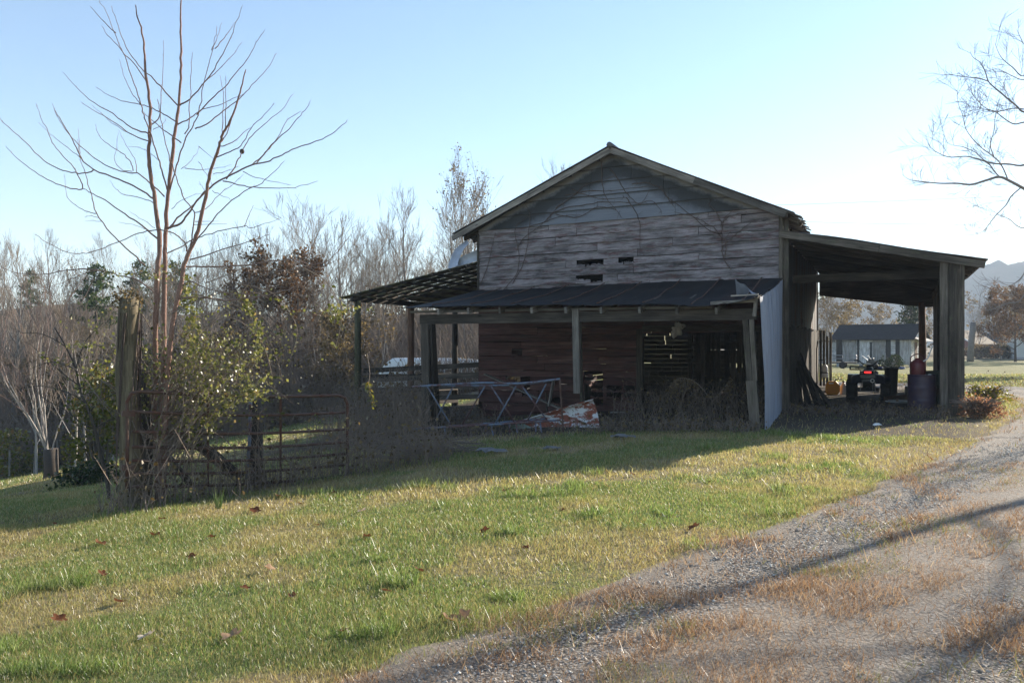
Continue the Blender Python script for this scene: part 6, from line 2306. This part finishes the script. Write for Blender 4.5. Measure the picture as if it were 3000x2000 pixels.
def gable_box(parent, L, D, H, rise, mw, mr, over=.3, wallname="wall", roofname="roof"):
    """walls from x 0..L, y 0..D with the ridge along x"""
    mb = MB(); t = .12
    mb.bx(0, L, 0, t, 0, H); mb.bx(0, L, D - t, D, 0, H)
    for x in (0, L - t):
        mb.poly([(x, t, 0), (x, D - t, 0), (x, D - t, H), (x, D / 2, H + rise * (1 - 2 * t / D) ), (x, t, H)], (t, 0, 0))
    w_ = mb.build(wallname, mw, parent)
    mb = MB()
    for (y0, y1) in ((-over, D / 2), (D + over, D / 2)):
        z0 = H - over * rise / (D / 2) + .03; z1 = H + rise + .03
        n = Vector((0, 0, .08))
        P = [Vector((-over, y0, z0)), Vector((L + over, y0, z0)), Vector((L + over, y1, z1)), Vector((-over, y1, z1))]
        o = len(mb.v)
        for p in P: mb.v.append(tuple(p))
        for p in P: mb.v.append(tuple(p + n))
        S = math.hypot(y1 - y0, z1 - z0); LL = L + 2 * over
        for q in ([0, 1, 2, 3], [4, 5, 6, 7], [0, 1, 5, 4], [1, 2, 6, 5], [2, 3, 7, 6], [3, 0, 4, 7]):
            mb.face([o + k for k in q], [(0, 0), (LL, 0), (LL, S), (0, S)], .5)
    r_ = mb.build(roofname, mr, parent)
    return w_, r_

pS = at(2446, 1072, 74)
shed = thing("old_shed", "long low old white shed with dark doorways seen through the carport", "shed", (pS.x, pS.y, gz(pS.x, pS.y) + .25), math.radians(-42))
gable_box(shed, 6.4, 4.2, 2.25, 1.15, M['shed_white'], M['shingle'], .35)
for (x, w_, h) in ((.12, .55, 2.1), (1.95, .18, 2.1), (3.05, .16, 1.9), (4.35, .42, 2.1), (5.15, .34, 2.1)):
    mb = MB(); mb.bx(x, x + w_, -.015, .02, .05, h, along='z'); mb.build("doorway", M['black_plastic'], shed)  # black slabs stand in for the shade inside the open doorways
for (x, w_) in ((.72, 1.15), (2.2, .80), (3.28, 1.0), (5.55, .8)):
    mb = MB(); mb.bx(x, x + w_, -.06, -.02, .03, 2.12, along='z'); mb.build("door_panel", M['shed_white'], shed)
mb = MB(); mb.beam((6.42, .3, 2.25), (7.1, .3, 1.95), .06, .05); mb.poly([(6.41, .1, 2.3), (7.2, .1, 1.98), (7.2, 3.6, 1.98), (6.41, 3.6, 2.3)], (0, 0, .05)); mb.build("awning", M['shed_white'], shed)
mb = MB(); mb.bx(6.41, 6.43, .9, 1.6, .05, 1.9, along='z'); mb.build("side_door", M['timber_reddish'], shed)
mb = MB(); mb.bx(6.415, 6.44, 2.2, 2.9, .7, 1.5); mb.build("side_window", M['glass'], shed)
for x in (.1, 2.1, 4.2, 6.2):
    mb = MB(); mb.bx(x, x + .25, .1, .35, -.4, -.005); mb.build("pier", M['white_block'], shed)
# lower wing on the left
mb = MB(); mb.bx(-3.0, -.45, 1.2, 3.2, -.05, 1.95); mb.build("wing", M['shed_white'], shed)
mb = MB(); mb.bx(-3.2, -.4, 1.0, 3.4, 1.96, 2.06); mb.build("wing_roof", M['shingle'], shed)

pH = at(2981, 1046, 112)
hz = gz(pH.x, pH.y) + .5
hs = thing("white_house", "white clapboard house showing its gable corner at the photo's right edge", "house", (pH.x, pH.y, EYE - 36 / 2421 * 112), math.radians(62))
w_, r_ = gable_box(hs, 11, 6.6, 3.3, 2.6, M['clap'], M['shingle'], .45)
# gable faces the camera: its window and trim
hs.rotation_euler.z = math.radians(90 - 22)
hs.location = pH + Vector((6.6 * math.sin(math.radians(68)), -6.6 * math.cos(math.radians(68)), 0)) * 1.0
mb = MB(); mb.bx(-.04, -.005, 4.2, 5.2, 1.0, 2.5); wi = mb.build("window", M['pale_frame'], hs)
mb = MB(); mb.bx(-.05, -.042, 4.3, 5.1, 1.1, 2.4); mb.build("pane", M['glass'], wi)
mb = MB(); mb.bx(-.05, .06, 6.56, 6.66, 0, 3.25, along='z'); mb.build("corner_board", M['pale_frame'], hs)
mb = MB(); mb.bx(-.1, 11.1, -.1, 6.7, -.9, -.005); mb.build("foundation", M['white_block'], hs)

pB = at(2848, 1046, 150)
bh = thing("brick_house", "red brick house with white trimmed gables half hidden behind the hedge", "house", (pB.x, pB.y, EYE - 36 / 2421 * 150 - .2), math.radians(35))
gable_box(bh, 8, 7, 2.8, 2.3, M['brick'], M['shingle_tan'], .5)
mb = MB(); mb.beam((-.55, -.5, 2.55), (-.55, 3.5, 5.05), .1, .22); mb.build("fascia", M['pale_frame'], bh)
mb = MB(); mb.beam((-.55, 7.5, 2.55), (-.55, 3.5, 5.05), .1, .22); mb.build("fascia", M['pale_frame'], bh)
mb = MB(); mb.bx(8.05, 8.15, -.1, .0, 0, 2.7, along='z'); mb.build("downpipe", M['pale_frame'], bh)
for x in (1.6, 5.2):
    mb = MB(); mb.bx(x, x + 1.3, -.03, -.004, .9, 2.2); f_ = mb.build("window", M['pale_frame'], bh)
    mb = MB(); mb.bx(x + .1, x + 1.2, -.045, -.032, 1.0, 2.1); mb.build("pane", M['glass'], f_)
pD = at(2895, 1040, 165)
dh = thing("dark_roofed_house", "long low house with a dark blue grey roof behind the brick one", "house", (pD.x, pD.y, EYE - 34 / 2421 * 165), math.radians(-12))
gable_box(dh, 9, 8, 2.4, 2.2, M['brick'], M['shingle'], .5)
mb = MB(); mb.bx(2, 3.4, -.03, -.004, .9, 2.0); f_ = mb.build("window", M['pale_frame'], dh)

for i, (px, w2, lab) in enumerate(((2868, 2.4, "reddish brown hedge bush before the brick house"), (2912, 2.6, "tan hedge bush before the dark roofed house"), (2955, 2.2, "dark evergreen bush next to the white house"))):
    q = at(px, 1047, 118)
    leaf_bush("hedge_bush", lab, (q.x, q.y, EYE - 38 / 2421 * 118), w2, 1.9, 2600, ('leaf_tan', 'leaf_tan', 'leaf_ever')[i], .22, stems=50)
q = at(2842, 1052, 96)
o = thing("broken_trunk", "grey broken off tree trunk leaning right past the carport's corner", "tree trunk", (q.x, q.y, gz(q.x, q.y)))
mb = MB(); top = at(2852, 944, 96); top = top - Vector((q.x, q.y, gz(q.x, q.y)))
mb.tube([(0, 0, -.3), top * .5 + Vector((-.05, 0, 0)), top], [.40, .34, .33], 12); mb.build("trunk", M['bark_grey'], o, True)
mb = MB(); mb.tube([top * .98, top + Vector((.3, 0, .5)), top + Vector((.8, 0, .9))], [.07, .05, .02], 6); mb.build("stub", M['bark_white'], o, True)

for (px, Y, kind, s, lab) in ((2440, 100, 't', 1.15, "russet bare topped tree behind the shed's left wing"), (2500, 112, 't', 1.15, "rounded tan bare tree behind the shed roof's middle"), (2545, 120, 'b', .80, "grey bare tree behind the shed roof"),
                              (2418, 90, 'a', .72, "tall grey bare tree at the left of the view through the carport"), (2590, 125, 't', 1.1, "tan bushy tree left of the dark cedar"), (2470, 130, 'd', 1.0, "grey bare tree far behind the shed"),
                              (2395, 85, 'd', .75, "bare forked tree just past the carport's left wall"),
                              (2850, 150, 'd', 1.1, "pale bare tree above the brick house"), (2890, 160, 'b', 1.0, "spreading bare tree above the dark roofed house"), (2925, 170, 'c', .7, "slender bare tree right of the brick house"),
                              (2860, 175, 'a', .8, "bare tree farthest behind the brick house"), (2975, 95, 'o', .82, "russet leaved tree standing before the white house's gable"), (2935, 105, 't', 1.3, "olive tan leafy tree left of the white house"), (3030, 92, 'o', .9, "russet leaved tree at the photo's right edge"),
                              (2780, 150, 'b', .9, "bare tree hidden behind the carport's right post"), (2700, 140, 't', 1.2, "tan tree behind the dark cedar")):
    X = (px - 1500) / 2421 * Y
    plant(kind, X, Y, s, lab, None, "oak_tree" if kind == 'o' else "bare_tree")
random.seed(5)
ced = conifer("cedar_tree", 7.8, 2.3, 130, 'leaf_ever', .06, .30, .55)
X = (2668 - 1500) / 2421 * 88
ced.location = (X, 88, gz(X, 88)); ced.scale = (1, 1, .98)
tag(ced, "dense dark green cedar behind the shed's right end", "tree")

# junk before the shed
q = at(2470, 1086, 60); zq = gz(q.x, q.y)
ut = thing("utility_trailer", "small flat utility trailer with a railing parked before the shed", "trailer", (q.x, q.y, zq), math.radians(-25))
mb = MB(); mb.bx(-.9, .9, -.6, .6, .38, .46); mb.build("deck", M['timber_mid'], ut)
mb = MB()
for z in (.7, .95): mb.tube([(-.9, -.6, z), (.9, -.6, z), (.9, .6, z), (-.9, .6, z)], .02, 6)
for x, y in ((-.9, -.6), (0, -.6), (.9, -.6), (.9, .6), (-.9, .6)): mb.tube([(x, y, .44), (x, y, .95)], .02, 6)
mb.build("railing", M['steel'], ut, True)
for s in (-1, 1):
    cyl(ut, "wheel", 'tyre', [(0, -.08), (.15, -.08), (.24, -.07), (.25, 0), (.24, .07), (.15, .08), (0, .08)], (0, s * .68, .25), 'y', 16)
mb = MB(); mb.beam((.9, 0, .4), (1.8, 0, .36), .07, .07); mb.build("drawbar", M['steel'], ut)
q = at(2553, 1085, 60); zq = gz(q.x, q.y)
tl_ = thing("garden_tiller", "dark garden tiller with raised handlebars before the shed's middle door", "tiller", (q.x, q.y, zq), math.radians(20))
mb = MB(); mb.bx(-.3, .3, -.2, .2, .25, .65, .5); lump(mb, (0, 0, .72), .2, 3, (1, .9, .7), 8, .2); mb.build("engine", M['black_plastic'], tl_, bevel=.03)
for s in (-1, 1):
    mb = MB(); mb.tube(smooth_path([(-.1, s * .15, .6), (-.4, s * .25, .85), (-.62, s * .33, 1.0), (-.8, s * .33, .98)], 3), .022, 6); mb.build("handlebar", M['steel'], tl_, True)
    cyl(tl_, "wheel", 'tyre', [(0, -.07), (.15, -.07), (.22, -.05), (.23, 0), (.22, .05), (.15, .07), (0, .07)], (.1, s * .3, .22), 'y', 16)
for (px, py, w_, lab) in ((2642, 1078, .24, "crumpled blue tarp on the grass by the shed's right corner"), (2574, 1080, .3, "low blue tarp heap right of the tiller")):
    q = at(px, py, 62); q.z = gz(q.x, q.y)
    o = thing("blue_tarp", lab, "tarp", q); mb = MB(); lump(mb, (0, 0, .1), w_, px % 7, (1, .7, .35), 10, .35)
    if 'tarp' not in M: M['tarp'] = plain('blue tarp', (.02, .05, .17), .5, .3, 5)
    mb.build("sheet", M['tarp'], o, True)
q = at(2612, 1080, 64)
leaf_bush("dark_shrub", "dark rounded shrub before the shed's right end", (q.x, q.y, gz(q.x, q.y)), .95, 1.15, 2600, 'leaf_ever', .11)
for (px, Y, w_, h) in ((2580, 62, .4, .25), (2515, 61, .3, .2)):
    pass

poles = []
for (px, Y, top, lab) in ((2130, 72, 600, "utility pole hidden behind the barn roof carrying the two wires"), (3560, 64, 540, "utility pole off the photo's right edge carrying the two wires")):
    q = at(px, top, Y); zb = gz(q.x, q.y)
    o = thing("utility_pole", lab, "utility pole", (q.x, q.y, zb))
    mb = MB(); mb.tube([(0, 0, -.3), (0, 0, q.z - zb + .4)], [.15, .10], 10); mb.build("shaft", M['timber_mid'], o, True)
    mb = MB(); mb.beam((-.1, -.9, q.z - zb), (-.1, .9, q.z - zb), .09, .11); mb.build("crossarm", M['timber_mid'], o)
    poles.append(q)
for (a, b, pts, lab) in ((0, 1, [(2310, 600), (2640, 588), (3000, 573)], "upper overhead power wire crossing the bright sky right of the roof"), (0, 1, [(2370, 650), (2640, 656), (3000, 655)], "lower sagging overhead power wire just above the carport roof")):
    P = [at(2130, pts[0][1] + (4 if pts[0][1] < 620 else -14), 72)] + [at(x, y, 72 - (x - 2130) / 1430 * 8) for x, y in pts] + [at(3560, 548 if pts[0][1] < 620 else 622, 64)]
    mb = MB(); mb.tube(smooth_path(P, 6), .016, 4, cap=False)
    o = mb.build("power_wire", M['cable']); tag(o, lab, "power line")

# ------------------------------------------------------------------ fallen leaves on the lawn
def leaf_mesh(seed):
    random.seed(seed)
    mb = MB(); out = []
    n = 22
    for k in range(n):
        a = 2 * math.pi * k / n
        lob = .62 + .38 * abs(math.cos(2.5 * a)) + random.uniform(-.06, .06)
        out.append((math.cos(a) * lob, math.sin(a) * lob * .8))
    curl = random.uniform(.5, 1.1); tw_ = random.uniform(-.6, .6)
    o = len(mb.v)
    def lift(x, y): return curl * .55 * y * y + .25 * curl * x * x + tw_ * x * y * .4 + .06 * math.sin(5 * x)
    mb.v.append((0, 0, lift(0, 0)))
    for f in (.5, 1.0):
        for (x, y) in out: mb.v.append((x * f, y * f, lift(x * f, y * f)))
    r = random.random()
    for k in range(n):
        k2 = (k + 1) % n
        mb.face([o, o + 1 + k, o + 1 + k2], [(0, 0)] * 3, r)
        mb.face([o + 1 + k, o + 1 + n + k, o + 1 + n + k2, o + 1 + k2], [(0, 0)] * 4, r)
    return mb
LEAVES = [(790, 1671, .085, .72, "pale tan curled leaf standing in the mid lawn"), (428, 1879, .085, .98, "cream coloured flat leaf in the near left lawn"), (678, 1876, .10, .70, "large tan curled leaf in the near lawn"),
          (857, 1757, .06, .35, "small orange leaf right of the tan curled leaves"), (1229, 1677, .08, .05, "dark red leaf near the middle of the lawn"), (292, 1600, .10, .30, "large brown curled leaf near the shadow's left edge"),
          (455, 1577, .09, .15, "rusty leaf pair by the shadow edge left of the grass tuft"), (747, 1504, .11, .10, "big rusty red leaf right of the tall grass tuft"), (818, 1460, .10, .45, "ochre leaf in the shade before the gate"),
          (476, 1528, .08, .08, "small red leaf in the shade below the gate post"), (1315, 1825, .08, .60, "tan leaf at the lawn's edge by the gravel"), (1357, 1819, .08, .66, "upturned tan leaf on the gravel's edge"),
          (2032, 1549, .09, .22, "rust orange leaf on the grass by the track"), (2249, 1845, .09, .08, "dark red leaf on the track's dead grass strip"), (1060, 1504, .09, .92, "pale leaf in the sunlit dry grass"),
          (2667, 1705, .07, .85, "whitish leaf on the dead grass strip at the right"), (1485, 1441, .10, .2, "brown leaf beside the shadow edge before the porch"), (1250, 1348, .09, .5, "yellow brown leaf in the brush pile's shade")]
lmesh = {}
for i, (px, py, s, r, lab) in enumerate(LEAVES):
    mb = leaf_mesh(100 + i); mb.r = [r] * len(mb.f)
    o = mb.build("fallen_leaf", M['fallen'])
    p = on_ground(px, py)
    s *= .75; o.location = (p.x, p.y, p.z + .03); o.scale = (s, s, s)
    o.rotation_euler = (random.uniform(-.4, .4), random.uniform(-.5, .5), random.uniform(0, 6.28))
    tag(o, lab, "leaf", "fallen leaves on the lawn")
SM = [(244, 1700), (173, 1823), (1077, 1578), (2300, 1427), (1853, 1396), (560, 1640), (930, 1545), (1420, 1560), (1650, 1500), (1130, 1740), (350, 1770), (620, 1580), (980, 1450), (1780, 1430), (2080, 1420), (160, 1540), (720, 1730), (1010, 1860), (1540, 1610), (2420, 1380), (880, 1480), (300, 1690)]
base = leaf_mesh(300); base.r = [.12] * len(base.f)
first = None
for i, (px, py) in enumerate(SM):
    o = base.build("fallen_leaf", M['fallen']) if first is None else first.copy()
    if first is None: first = o
    else: C.objects.link(o)
    p = on_ground(px, py); s = random.uniform(.035, .06)
    o.location = (p.x, p.y, p.z + .03); o.scale = (s, s, s)
    o.rotation_euler = (random.uniform(-.5, .5), random.uniform(-.5, .5), random.uniform(0, 6.28))
    tag(o, "small russet leaf lying half sunk in the lawn grass", "leaf", "small russet leaves on the lawn")
